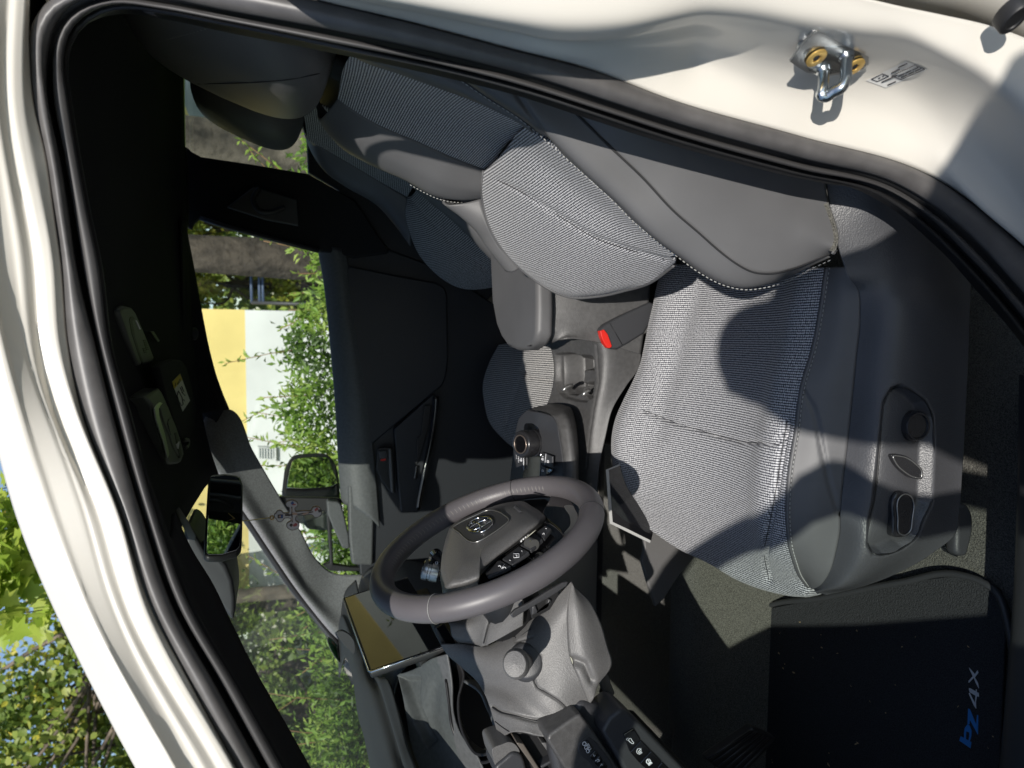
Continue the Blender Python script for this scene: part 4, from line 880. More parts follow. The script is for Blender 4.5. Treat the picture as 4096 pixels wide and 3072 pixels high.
dial = lathe('gear_dial', db, dax, [(.027, 0), (.028, .008), (.0275, .012), (.0262, .0125), (.0262, .016), (.0275, .0165), (.0275, (dt-db).length-.008), (.0262, (dt-db).length-.002), (.024, (dt-db).length), (.018, (dt-db).length), (.0165, (dt-db).length-.0022), (.0001, (dt-db).length-.0015)], M['knob'], gp, 40, upv=(1, 0, 0))
lathe('dial_cap', dt-dax*.0014, dax, [(.0163, 0), (.0163, .0006), (.0001, .0012)], M['gloss'], dial, 40, upv=(1, 0, 0))
tube('dial_ring', [dt+(dax.cross(Vector((0, 1, 0))).normalized()*math.cos(a)+dax.cross(dax.cross(Vector((0, 1, 0))).normalized())*math.sin(a))*.0178+dax*.0002 for a in np.linspace(0, 2*math.pi, 41)[:-1]], .0013, M.setdefault('bronze', plain('bronze_ring', (.30, .24, .20), .3, metal=.8)), dial, 6, True)
def cb(*a): return slab('console_button', qz(17, .806, *a), .004, M['plasticdark'], gp, .001, dirv=(0, 0, -1))
cb(978,1135, 1045,1160, 1028,1330, 972,1300); cb(1050,1160, 1138,1200, 1135,1372, 1032,1330); cb(972,1325, 1040,1365, 1045,1500, 978,1480); cb(580,1125, 640,1150, 640,1290, 582,1268); cb(645,1160, 715,1190, 716,1335, 645,1295)
slab('console_button', qz(17, .805, 1050,1370, 1130,1390, 1130,1420, 1085,1460, 1050,1465), .004, M['gloss'], gp, .001, dirv=(0, 0, -1))
ic = []
for p in ((985,1200, 1005,1205), (985,1225, 1005,1232, 1005,1255, 985,1248, 985,1225), (1065,1255, 1085,1265, 1085,1295, 1065,1285, 1065,1255), (665,1245, 690,1250, 690,1270, 665,1265, 665,1245), (665,1225, 690,1232), (610,1180, 612,1186), (610,1205, 612,1211), (610,1230, 612,1236), (990,1395, 1008,1402, 1008,1425, 990,1420, 990,1395)):
    ic.append(tube('t', qz(17, .8066, *p), .0009, M['icon'], gp, 4))
ic.append(tube('t', qz(17, .8068, 643,1155, 641,1290), .0006, M['icon'], gp, 4)); ic.append(tube('t', qz(17, .8068, 1047,1162, 1030,1330), .0006, M['icon'], gp, 4)); ic.append(tube('t', qz(17, .8068, 718,1200, 720,1400), .0009, M['icon'], gp, 4))
for o_ in ic: o_.name = 'symbol'
# seat belt buckle
bk = slab('belt_buckle', q(5, [-.135]*12, 1737,508, 1770,470, 1855,422, 1890,405, 2060,325, 2120,360, 2020,530, 1925,588, 1850,630, 1822,628, 1790,620), .032, M['plasticdark'], car, .006)
slab('release_button', q(5, -.1385, 1740,512, 1765,502, 1788,532, 1802,570, 1815,608, 1805,620, 1788,620, 1765,590, 1748,550), .014, M['red'], bk, .0015)
slab('buckle_strap', q(5, -.130, 1880,410, 2060,330, 2200,420, 2010,540, 1930,585), .026, M['plastic'], bk, .004)
tube('buckle_seam', q(5, -.1362, 1800,462, 1880,600), .0006, M['black'], bk, 4)
slab('kick_panel', q(0, -.14, 2545,2020, 2572,2110, 2579,2192, 2567,2247, 2590,2330, 2622,2430, 2655,2400, 2720,2300, 2780,2230, 2700,2180, 2600,2080), .012, M['plastic'], con, .004)
# glossy leaflet wedged between seat and console
lf = slab('leaflet', q(0, -.20, 2424,1880, 2432,1990, 2440,2094, 2510,2128, 2600,2172, 2640,2000, 2560,1820), .0015, M['greypaper'] if 'greypaper' in M else M.setdefault('greypaper', plain('coated_paper', (.42, .42, .41), .4)), None)
tag(lf, 'glossy leaflet with a white border wedged upright between driver seat and console', 'leaflet')
slab('leaflet_picture', q(0, -.2006, 2436,1880, 2444,1990, 2451,2088, 2515,2118, 2605,2163, 2640,2000, 2560,1830), .0006, M['gloss'], lf)
# ================================================================= passenger seat
psh = rbox('passenger_seat', (.38, .02, .46), ((.22, 0, 0), (0, .24, 0), (0, 0, .10)), M['black'], car, .04)
pc_far = q(5, [.55, .60, .61, .61, .60, .57, .54], 1110,600, 1058,720, 1020,850, 1030,970, 1060,1090, 1120,1172, 1195,1240)
pc_m = q(5, [.40]*7, 1240,580, 1190,720, 1185,850, 1195,970, 1230,1090, 1275,1180, 1320,1262)
pc_m2 = q(5, [.30]*7, 1330,570, 1290,720, 1285,850, 1300,970, 1330,1090, 1370,1190, 1410,1280)
pc_n = q(5, [.20]*7, 1470,560, 1450,700, 1445,850, 1450,970, 1470,1090, 1490,1190, 1520,1290)
dn = lambda c, k: [Vector((p.x+k*.2, p.y, p.z-k)) for p in c]
pcs = [[Vector((a[i].x, a[i].y, a[i].z)) for a in (pc_far, pc_m, pc_m2, pc_n)] for i in range(7)]
rws = [[Vector((pc_far[i].x+.02, pc_far[i].y, pc_far[i].z-.06))]+pcs[i] for i in range(7)] + [[Vector((r.x, r.y+.02, r.z-.06)) for r in [pc_far[6]]+pcs[6]]]
surf('seat_cushion', rws, 90, 90, M['fabric2'], psh, disp=[G(gq(5, 1255,720, 1240,770, 1300,800, 1430,822), 8, .008), G(gq(5, 1240,770, 1165,1000, 1140,1100), 10, .006)], thick=.006, uvp=((0, 1, 0), (1, 0, 0)))
PB = q(0, [.52]*5, 1230,560, 1300,598, 1427,671, 1521,728, 1629,788)
PF = q(0, [.60, .60, .60, .60, .60, .59, .58], 1206,494, 1228,570, 1297,684, 1382,747, 1509,823, 1572,892, 1640,985)
surf('backrest_side', [PB, midc(PB, PF, .6, 20, (-.01, .01, 0)), PF, [Vector((p.x+.02, p.y-.05, p.z)) for p in PF]], 50, 24, M['leather'], psh)
PN = q(0, [.25]*5, 1200,380, 1300,430, 1430,520, 1560,610, 1700,720)
surf('backrest', [PB, midc(PB, PN, .5, 20, (.01, -.012, 0)), PN], 60, 30, M['fabric2'], psh)
PL = q(0, [.52, .525, .53, .53, .52, .50, .46, .42, .36, .30], 1629,788, 1622,860, 1635,918, 1673,1013, 1743,1095, 1806,1139, 1870,1158, 1958,1152, 2050,1120, 2120,1080)
PLn = q(0, [.25]*5, 1690,715, 1780,800, 1860,880, 1960,985, 2100,1060)
surf('lumbar_insert', [PL, midc(PL, PLn, .4, 24, (0, .01, 0)), PLn], 80, 50, M['fabric2'], psh, disp=[G([(1640, 800), (1720, 890), (1830, 1000), (1950, 1080)], 6, .004)])
PQ = q(0, [.16]*5, 1500,560, 1640,700, 1760,790, 1880,900, 1990,1020)
PLm = q(0, [.25]*5, 1640,660, 1760,780, 1850,865, 1900,920, 1990,1010)
surf('near_bolster', [PLm, midc(PLm, PQ, .5, 16, (0, .03, 0)), PQ, [Vector((p.x-.01, p.y-.06, p.z)) for p in PQ]], 40, 20, M['leather'], psh)
phr = superell('headrest', HC+Vector((.77, -.143, .0)), (X1*.135, fwv*.075, upv*.125), (.5, .55), M['leather'], psh, defm=hdef)
rbox('backrest_shell', (.38, -.50, 1.02), ((.21, 0, 0), (0, .03, .01), (0, -.13, .26)), M['black'], psh, .03)
rsb = rbox('rear_seat', (0, -1.05, .58), ((.66, 0, 0), (0, .25, 0), (0, 0, .14)), M['leather'], car, .05)
rbox('rear_backrest', (0, -1.42, .95), ((.66, 0, 0), (0, .07, .02), (0, -.10, .33)), M['leather'], rsb, .05)
# ================================================================= passenger side of the cabin
Xw = .66
WT = q(0, [.63, .63, .632, .634, .64, .645, .65, .665, .69, .705, .72, .73], 745,905, 764,1000, 782,1095, 810,1253, 842,1411, 880,1544, 918,1636, 1013,1804, 1120,1987, 1203,2123, 1266,2237, 1317,2281)
ce = [Vector((.57, p.y, min(1.505, p.z+.03+.02))) for p in WT[:7]]
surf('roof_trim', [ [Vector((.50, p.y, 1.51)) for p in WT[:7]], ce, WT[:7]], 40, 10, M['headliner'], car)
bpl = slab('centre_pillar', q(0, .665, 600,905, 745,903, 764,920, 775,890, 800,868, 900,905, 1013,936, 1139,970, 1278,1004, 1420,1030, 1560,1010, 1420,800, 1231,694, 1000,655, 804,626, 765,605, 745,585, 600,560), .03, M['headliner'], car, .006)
tube('window_trim', q(0, .655, 800,872, 900,905, 1013,936, 1139,970, 1275,1004), .006, M['plasticdark'], bpl, 8)
slab('belt_adjuster', q(1, .64, 1430,1310, 1600,1180, 1880,1260, 1890,1430, 1680,1390), .01, M['plasticdark'], bpl, .004)
tube('belt_loop', q(1, .635, 1640,1190, 1600,1260, 1640,1330, 1720,1340, 1800,1310), .007, M['black'], bpl, 8, n=30)
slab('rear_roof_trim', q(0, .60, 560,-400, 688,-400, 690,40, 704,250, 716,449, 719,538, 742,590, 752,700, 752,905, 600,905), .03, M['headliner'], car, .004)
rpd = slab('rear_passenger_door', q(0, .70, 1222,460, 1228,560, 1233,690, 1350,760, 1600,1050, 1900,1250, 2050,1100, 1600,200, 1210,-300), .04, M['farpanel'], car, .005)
slab('rear_window', q(0, .72, 640,-500, 640,700, 1300,760, 1300,-500), .004, M['glass'], rpd)
rbox('rear_side_trim', (.70, -1.45, .95), ((.02, 0, 0), (0, .50, 0), (0, 0, .62)), M['headliner'], car, .005)
rbox('side_panel', (.82, -.35, .55), ((.02, 0, 0), (0, 1.65, 0), (0, 0, .35)), M['white'], car, .01)
# front passenger door
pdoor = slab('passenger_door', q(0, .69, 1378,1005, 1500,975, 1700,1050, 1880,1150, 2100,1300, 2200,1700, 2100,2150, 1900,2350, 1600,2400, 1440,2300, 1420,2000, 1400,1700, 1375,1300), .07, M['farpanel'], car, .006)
Wsl = q(0, [.705]*6, 1268,985, 1291,1114, 1315,1330, 1336,1570, 1355,1886, 1364,2010)
surf('door_cap', [[Vector((p.x+.03, p.y, p.z-.02)) for p in Wsl], Wsl, q(0, .675, 1300,985, 1325,1114, 1350,1330, 1372,1570, 1395,1886, 1408,2030), q(0, .662, 1345,990, 1362,1114, 1395,1330, 1432,1570, 1458,1800, 1490,2080), q(0, .67, 1385,1000, 1400,1114, 1430,1330, 1470,1570, 1495,1800, 1520,2110)], 60, 26, M['dash'], pdoor)
slab('door_insert', q(0, .668, 1388,1072, 1400,1064, 1600,1104, 1743,1130, 1778,1150, 1789,1180, 1793,1440, 1786,1500, 1772,1540, 1620,1668, 1490,1776, 1476,1780, 1466,1768, 1427,1506, 1383,1253), .03, M['farpanel'], pdoor, .010)
slab('handle_plate', q(20, .662, 555,835, 800,620, 1050,395, 1090,420, 1120,500, 1105,700, 1000,1200, 890,1700, 870,1900, 640,1900, 600,1500), .03, M['farpanel'], pdoor, .006)
tube('pull_handle', q(20, .645, 1085,430, 1080,560, 1050,820, 1000,1100, 950,1350, 890,1659, 860,1850), .009, M['gloss'], pdoor, 10, n=40)
slab('handle_recess', q(20, .655, 345,1095, 400,1070, 540,1065, 550,1150, 580,1659, 520,1659, 400,1500, 330,1350), .012, M['black'], pdoor, .004)
dh = slab('door_handle', q(20, .648, 490,1080, 520,1090, 545,1400, 555,1659, 520,1640, 500,1400), .012, M['plastic'], pdoor, .003)
lk = slab('lock_lever', q(20, .648, 362,1120, 465,1108, 480,1180, 470,1220, 375,1235), .010, M['plasticdark'], pdoor, .003)
slab('lock_mark', q(20, .6465, 386,1224, 456,1214, 451,1238, 389,1246), .003, M['red'], pdoor, .0005)
slab('window_switch', q(20, .65, 830,1310, 865,1305, 850,1480, 805,1475), .01, M['gloss'], pdoor, .003)
slab('door_recess', q(20, .656, 940,540, 1035,530, 1010,780, 970,930, 880,1250, 830,1300, 850,950, 890,920), .01, M['black'], pdoor, .003)
pw = surf('door_window', [[Vector((p.x+.05, p.y, p.z+.02)) for p in q(0, .655, 700,850, 760,1000, 800,1253, 860,1500, 1000,1804, 1130,2030)], [Vector((p.x+.035, p.y, p.z-.02)) for p in q(0, .705, 1300,960, 1310,1114, 1330,1330, 1350,1570, 1370,1886, 1380,2030)]], 24, 10, M['glass'], pdoor, thick=0)
sail = slab('mirror_sail', q(0, .705, 1115,1988, 1362,1993, 1372,2042, 1300,2046, 1150,2044), .02, M['black'], pdoor, .004)
slab('sail_trim', q(16, .68, 1795,905, 1830,895, 1990,910, 2050,960, 2100,1100, 2190,1500, 2212,1750, 2080,1750, 1900,1350, 1820,1150), .03, M['dash'], pdoor, .008)
slab('quarter_bar', q(0, .70, 1305,2040, 1322,2040, 1334,2258, 1400,2268, 1480,2270, 1480,2286, 1400,2286, 1318,2284, 1290,2262, 1320,2250), .02, M['black'], pdoor, .003)
slab('door_corner', q(0, .672, 1392,1940, 1500,1930, 1492,2264, 1408,2260, 1396,2150), .04, M['dash'], pdoor, .008)
slab('roof_corner', q(0, .62, 700,1500, 850,1470, 905,1620, 862,1700, 822,1790, 790,1800, 700,1800), .03, M['headliner'], pdoor, .004)
qg = slab('quarter_glass', q(0, .73, 1180,2040, 1330,2040, 1340,2290, 1280,2280), .003, M['glass'], pdoor)
# outside mirror
def om(*a):
    ox, oy, k = CR[16]; o = []
    for i in range(len(a)//2):
        y = oy+k*a[2*i+1]; o.append(P(ox+k*a[2*i], y, .93+(1995-y)/190*.25))
    return o
mirr = slab('wing_mirror', om(1005,690, 1045,340, 1080,240, 1130,145, 1180,85, 1250,58, 1450,40, 1620,28, 1750,35, 1830,65, 1920,150, 1975,260, 2005,380, 2030,600, 2035,845, 1600,835, 1030,822), .10, M['black'], car, .012, dirv=(.25, 1, 0), seg=4)
slab('mirror_glass', [p+Vector((-.006, -.006, 0)) for p in om(1092,690, 1110,540, 1150,350, 1185,230, 1240,185, 1350,165, 1500,150, 1700,148, 1800,160, 1840,195, 1890,330, 1980,560, 1985,610, 1900,660, 1750,688, 1400,705)], .003, M['mirror'], mirr, .001, dirv=(.25, 1, 0))
slab('mirror_foot', q(0, [.76]*6, 1320,2040, 1210,2090, 1230,2120, 1300,2125, 1345,2120, 1350,2040), .12, M['black'], mirr, .01)
# far windscreen pillar
pil_far = surf('windscreen_pillar', [
    q(0, [.64, .648, .664, .69, .704, .72, .73, .74], 830,1640, 918,1637, 1013,1805, 1120,1989, 1203,2125, 1266,2238, 1318,2284, 1480,2300),
    q(0, [.60, .615, .635, .66, .68, .69, .70, .71], 812,1700, 880,1720, 945,1860, 1050,2030, 1145,2190, 1225,2320, 1320,2420, 1500,2480),
    q(0, [.585, .595, .61, .63, .65, .665, .675, .68], 800,1775, 822,1830, 860,1890, 985,2055, 1085,2205, 1190,2357, 1285,2470, 1500,2660),
    q(0, [.60, .605, .62, .64, .66, .675, .685, .69], 795,1785, 812,1835, 848,1895, 972,2060, 1074,2212, 1177,2362, 1272,2478, 1500,2690)], 80, 30, M['pillar'], car, disp=[G([(815, 1760), (905, 1640)], 6, .003)])
tube('pillar_seal', q(0, [.60, .605, .61, .62, .64, .66, .675, .69, .70, .70], 782,1800, 800,1812, 830,1845, 850,1885, 968,2050, 1070,2203, 1173,2354, 1262,2466, 1345,2572, 1420,2730), .011, M['black'], pil_far, 8, n=60)
# windscreen
nearp = [Vector((-p.x+.02, p.y, p.z)) for p in q(0, [.585, .60, .61, .62, .64, .66, .675, .69, .70], 740,1700, 785,1800, 830,1850, 960,2050, 1062,2203, 1165,2354, 1262,2466, 1345,2572, 1480,2760)]
farp = [Vector((-p.x, p.y, p.z)) for p in nearp]
mids = lambda t, b: [Vector((a.x+(c_.x-a.x)*t, a.y+b, a.z+.018*math.sin(math.pi*t))) for a, c_ in zip(nearp, farp)]
wind = surf('windscreen', [nearp, mids(.2, .04), mids(.4, .06), mids(.6, .06), mids(.8, .04), farp], 40, 30, M['wglass'], car, thick=0)
stc, stn = (on(wind, 0, (1305, 2575), .002, True) or on(wind, 0, (1240, 2560), .002, True))[0]
# round green badge stuck to the glass
def stk_pt(x, y):
    ox, oy, k = CR[22]; return PP(ox+k*x, oy+k*y, stc, stn)
bd = slab('windscreen_badge', [stk_pt(*a) for a in ((440,690),(470,640),(520,620),(580,650),(680,730),(800,870),(910,1000),(1010,1180),(1080,1380),(1110,1530),(1095,1600),(1040,1635),(960,1610),(850,1520),(730,1370),(600,1140),(500,920),(450,780))], .0008, M['paper'], wind, dirv=(.3, .8, -.4))
M['green'] = plain('green_print', (.05, .22, .09), .5)
ofs = Vector((-.0004, -.0007, .0004))
slab('badge_print', [stk_pt(*a)+ofs for a in ((480,710),(530,655),(600,690),(700,790),(800,905),(905,1040),(985,1200),(1050,1390),(1085,1540),(1060,1585),(1010,1585),(880,1500),(760,1350),(620,1110),(520,890))], .0004, M['green'], bd, dirv=(.3, .8, -.4))
o2 = ofs*2
slab('badge_field', [stk_pt(*a)+o2 for a in ((785,950),(930,1080),(1005,1575),(860,1410))], .0004, M['paper'], bd, dirv=(.3, .8, -.4))
slab('badge_field', [stk_pt(*a)+o2 for a in ((620,770),(735,880),(745,975),(640,860))], .0004, M['brass2'] if 'brass2' in M else M.setdefault('brass2', plain('salmon_print', (.55, .30, .22), .6)), bd, dirv=(.3, .8, -.4))
ic = [tube('t', [stk_pt(*a)+ofs*3 for a in p], .0008, M['ink'], bd, 4) for p in (((530,860),(640,930),(720,1000),(740,1100),(800,1190)), ((650,1010),(720,1110),(790,1180)), ((860,1100),(885,1130)), ((870,1180),(905,1210)), ((885,1250),(920,1290)), ((895,1320),(935,1360)), ((915,1390),(950,1420)))]
join(ic, 'badge_lettering')
# ================================================================= overhead
om_ = slab('map_light', qz(18, 1.517, 290,335, 330,292, 400,270, 480,290, 540,370, 640,600, 740,850, 793,990, 800,1080, 740,1120, 640,1145, 575,1160, 540,1080, 400,700, 310,440), .03, M['olive'], hl, .006, dirv=(0, 0, 1))
slab('light_groove', qz(18, 1.5165, 432,470, 450,430, 490,425, 520,460, 480,500, 520,720, 600,980, 638,1080, 628,1145, 560,960, 470,680), .004, M['black'], om_, .001, dirv=(0, 0, 1))
slab('light_lens', qz(18, 1.516, 525,480, 548,484, 607,616, 586,623), .004, M['icon'], om_, .0006, dirv=(0, 0, 1))
ic = [slab('t', qz(18, 1.5162, a, b, a+34, b-4, a+44, b+14, a+10, b+18), .003, M['black'], om_, 0, dirv=(0, 0, 1)) for a, b in ((638,776), (647,802), (656,828), (664,853), (673,880), (681,906), (632,895), (640,920), (648,946))]
join(ic, 'speaker_slots')
mg = slab('microphone_grille', qz(18, 1.512, 750,652, 795,645, 888,790, 858,806), .006, M['olive'], hl, .001, dirv=(0, 0, 1))
ic = [slab('t', qz(18, 1.5115, 770+k*14, 660+k*22, 800+k*14, 655+k*22, 806+k*14, 664+k*22, 776+k*14, 669+k*22), .002, M['black'], mg, 0, dirv=(0, 0, 1)) for k in range(6)]
join(ic, 'grille_slots')
oc = slab('overhead_console', qz(19, 1.492, 190,212, 490,6, 560,100, 650,300, 760,560, 870,850, 960,1130, 1010,1330, 1045,1570, 1080,1680, 860,1700, 700,1700, 600,1330, 480,900, 380,620, 345,420), .03, M['olive'], hl, .006, dirv=(0, 0, 1))
slab('console_trim', qz(19, 1.490, 385,470, 430,390, 505,318, 575,350, 520,400, 478,480, 480,600, 540,800, 600,980, 650,1200, 705,1450, 700,1510, 672,1572, 640,1420, 590,1220, 500,950, 420,720), .004, M['silver'], oc, .0015, dirv=(0, 0, 1))
slab('lamp_bezel', qz(19, 1.489, 508,452, 560,372, 620,348, 680,420, 760,640, 850,850, 950,1150, 1000,1400, 940,1560, 800,1300, 720,1050, 600,760), .004, M['olive'], oc, .0015, dirv=(0, 0, 1))
slab('roof_switch', qz(19, 1.4875, 830,1010, 870,985, 920,1180, 985,1490, 945,1560, 880,1260), .004, M['black'], oc, .001, dirv=(0, 0, 1))
slab('switch_tip', qz(19, 1.487, 872,1260, 922,1185, 935,1200, 910,1362), .003, M['icon'], oc, .0006, dirv=(0, 0, 1))
tube('button_outline', qz(19, 1.4885, 755,655, 680,720, 665,800, 700,940, 735,1050), .0012, M['black'], oc, 5)
vis = slab('sun_visor', qz(4, 1.488, 1008,740, 1050,705, 1100,688, 1150,695, 1180,735, 1205,830, 1232,950, 1262,1045, 1245,1100, 1205,1180, 1172,1232, 1120,1130, 1050,920), .016, M['headliner'], hl, .005, dirv=(0, 0, 1))
vl = slab('warning_label', qz(4, 1.4872, 1089,833, 1139,782, 1201,952, 1156,1020), .002, M['paper'], vis, 0, dirv=(0, 0, 1))
M['yellow'] = plain('yellow_print', (.62, .47, .03), .6)
slab('label_heading', qz(4, 1.4864, 1091,834, 1139,784, 1152,820, 1103,877), .001, M['yellow'], vl, 0, dirv=(0, 0, 1))
ic = [tube('t', qz(4, 1.4862, *p), .0009, M['ink'], vl, 4) for p in ((1120,920, 1128,890, 1150,930, 1158,975, 1148,985, 1130,955, 1120,920), (1140,870, 1155,905), (1148,862, 1162,895), (1150,900, 1170,920), (1160,945, 1166,955), (1106,860, 1110,840), (1118,850, 1138,815), (1126,848, 1142,822))]
join(ic, 'label_print')
tube('visor_hook', qz(19, 1.485, 1040,1175, 1085,1150, 1125,1200, 1110,1280, 1070,1330), .004, M['olive'], hl, 8, n=24)
tube('grab_handle', q(4, [.60, .575, .57, .57, .57, .575, .60], 1165,60, 1080,110, 1045,200, 1062,330, 1095,440, 1150,520, 1225,530), [.014, .012, .011, .011, .012, .016, .018], M['plasticdark'], hl, 10, n=50)
# interior mirror
mnx = Vector((-.30, -.945, -.17)).normalized()
mc = P(895, 2060, 0)
def mi(x, y, o=0): return PP(x, y, mc+mnx*o, mnx)
mir = slab('interior_mirror', [mi(*a) for a in ((836,1905),(850,1896),(900,1893),(945,1900),(962,1908),(972,1935),(972,2050),(970,2140),(967,2190),(952,2208),(890,2226),(830,2226),(818,2215),(822,2120),(829,2000))], .013, M['black'], car, .004, dirv=-mnx)
slab('mirror_glass', [mi(a, b, .0006) for a, b in ((842,1906),(900,1900),(944,1906),(958,1914),(966,1940),(965,2050),(963,2140),(959,2184),(946,2200),(888,2217),(832,2218),(825,2208),(828,2120),(835,2000))], .003, M['mirror'], mir, .001, dirv=-mnx)
tube('mirror_stalk', [P(835, 2190, .0), P(800, 2205, .01), P(755, 2215, .02)], .016, M['black'], mir, 10)
slab('camera_housing', q(0, [-.02]*12, 770,2120, 830,2225, 880,2235, 905,2260, 930,2320, 940,2390, 941,2440, 932,2490, 860,2400, 780,2280, 740,2180, 735,2110), .16, M['plasticdark'], car, .012)
slab('housing_grille', q(7, -.03, 1105,25, 1130,10, 1165,60, 1240,190, 1235,230, 1190,210), .004, M['olive'], car, .003)
# ================================================================= cross hanging from the mirror (its own thing)
xo = (865,1160, 880,1125, 905,1110, 915,1080, 945,1066, 985,1066, 1015,1085, 1030,1108, 1065,1112, 1128,1104, 1135,1060, 1132,1022, 1095,1010, 1072,975, 1075,935, 1100,905, 1135,893, 1170,880, 1205,884, 1245,902, 1280,925, 1295,965, 1282,1002, 1248,1022, 1242,1050, 1252,1082, 1300,1082, 1400,1072, 1530,1058, 1540,1025, 1570,1004, 1610,998, 1655,1004, 1690,1035, 1715,1080, 1715,1130, 1690,1170, 1655,1192, 1615,1200, 1570,1186, 1545,1155, 1520,1148, 1400,1162, 1262,1182, 1252,1220, 1262,1258, 1295,1275, 1318,1310, 1318,1350, 1295,1390, 1250,1410, 1210,1425, 1170,1422, 1125,1400, 1092,1365, 1085,1325, 1105,1285, 1140,1265, 1165,1245, 1150,1215, 1100,1208, 1052,1216, 1030,1250, 995,1274, 955,1278, 920,1258, 905,1225, 880,1205)
M['wood'] = plain('cut_wood', (.42, .25, .09), .6, bump=(200, .2, .0005))
crs = slab('hanging_cross', q(16, -.01, *xo), .005, M['wood'], None, .0004, 150)
crs['label'] = 'wooden cross with trefoil ends and printed pictures hanging below the interior mirror'; crs['category'] = 'cross'
def sh(k):
    n = len(xo)//2; p = np.array(xo, float).reshape(-1, 2); p = cr([(a, b, 0) for a, b in p], 150, True)[:, :2]
    t = np.roll(p, -1, 0)-np.roll(p, 1, 0); t /= np.linalg.norm(t, axis=1, keepdims=True); nn = np.stack([-t[:, 1], t[:, 0]], 1)
    area = 0.5*np.sum(p[:, 0]*np.roll(p[:, 1], -1)-np.roll(p[:, 0], -1)*p[:, 1])
    return (p+nn*k*(1 if area > 0 else -1)).reshape(-1)
slab('cross_outline', q(16, -.0106, *sh(2)), .0008, M['ink'], crs)
slab('cross_face', q(16, -.0112, *sh(13)), .0008, M.setdefault('crosspaper', plain('cross_print', (.46, .40, .39), .5)), crs)
M['icblue'] = plain('blue_print', (.03, .07, .22), .6); M['icred'] = plain('red_print', (.33, .06, .06), .6); M['icskin'] = plain('tan_print', (.45, .27, .20), .6); M['icbrown'] = plain('brown_print', (.055, .035, .03), .6)
def pr_(mat, *a, o=-.0118, sm=0): return slab('print', q(16, o, *a), .0006, M[mat], crs, 0, sm)
ps = [pr_('icbrown', 1170,1005, 1192,1002, 1195,1120, 1198,1280, 1180,1281, 1172,1120), pr_('icbrown', 1062,1138, 1125,1130, 1130,1138, 1260,1134, 1330,1126, 1470,1102, 1560,1084, 1560,1102, 1470,1126, 1330,1144, 1200,1152, 1130,1172, 1062,1168),
      pr_('icbrown', 930,1145, 1025,1140, 1025,1208, 930,1210), pr_('icskin', 1185,1120, 1200,1105, 1280,1120, 1275,1150, 1200,1150, o=-.0122), pr_('icblue', 1160,940, 1200,905, 1225,950, 1190,980), pr_('icred', 1200,950, 1255,960, 1245,978, 1190,978, o=-.0120),
      pr_('icred', 1200,1330, 1250,1290, 1285,1310, 1270,1345, 1215,1360), pr_('icbrown', 1140,1330, 1175,1305, 1200,1330, 1175,1360, sm=20), pr_('icred', 1580,1060, 1630,1010, 1655,1050, 1600,1090), pr_('icbrown', 1640,1060, 1690,1050, 1705,1095, 1660,1110), pr_('icblue', 985,1150, 1022,1148, 1022,1205, 990,1205, o=-.0122), pr_('icskin', 950,1175, 975,1155, 995,1175, 975,1190, o=-.0126, sm=16), pr_('icskin', 1360,1140, 1400,1118, 1480,1095, 1475,1120, 1400,1150, o=-.0122), pr_('icskin', 1180,1020, 1192,1080, 1180,1100, 1172,1060, o=-.0122), pr_('icskin', 1185,1180, 1195,1220, 1185,1270, 1178,1225, o=-.0122)]
join(ps, 'printed_pictures')
tube('cross_loop', q(16, -.008, 862,1195, 840,1165, 812,1170, 800,1200, 820,1232, 850,1225, 862,1195), .0016, M['wood'], crs, 6)
tube('cord', q(16, -.009, 800,1195, 640,1218, 480,1238, 330,1252, 200,1240, 60,1120), .0008, plain('gold_thread', (.55, .42, .16), .4, metal=.5), crs, 6)
tube('cord', q(16, -.009, 800,1212, 640,1228, 480,1245, 330,1258), .0006, M['thread'], crs, 6)
# ================================================================= outside: ground, building, hedge, trees
def leafmat(name, stops, trans=.35):
    m = bpy.data.materials.new(name); m.use_nodes = True; n = m.node_tree; n.nodes.clear(); L = n.links.new
    o = n.nodes.new('ShaderNodeOutputMaterial'); at = n.nodes.new('ShaderNodeAttribute'); at.attribute_name = 'tint'
    r = n.nodes.new('ShaderNodeValToRGB'); r.color_ramp.elements[0].position = 0; r.color_ramp.elements[0].color = (*stops[0], 1)
    r.color_ramp.elements[1].position = 1; r.color_ramp.elements[1].color = (*stops[-1], 1)
    for i, c in enumerate(stops[1:-1]):
        e = r.color_ramp.elements.new((i+1)/(len(stops)-1)); e.color = (*c, 1)
    L(at.outputs['Fac'], r.inputs[0])
    d = n.nodes.new('ShaderNodeBsdfPrincipled'); d.inputs['Roughness'].default_value = .45; d.inputs['Specular IOR Level'].default_value = .4
    t = n.nodes.new('ShaderNodeBsdfTranslucent'); mx = n.nodes.new('ShaderNodeMixShader'); mx.inputs[0].default_value = trans
    L(r.outputs[0], d.inputs['Base Color']); L(r.outputs[0], t.inputs[0]); L(d.outputs[0], mx.inputs[1]); L(t.outputs[0], mx.inputs[2]); L(mx.outputs[0], o.inputs[0])
    return m
rng = np.random.default_rng(5)
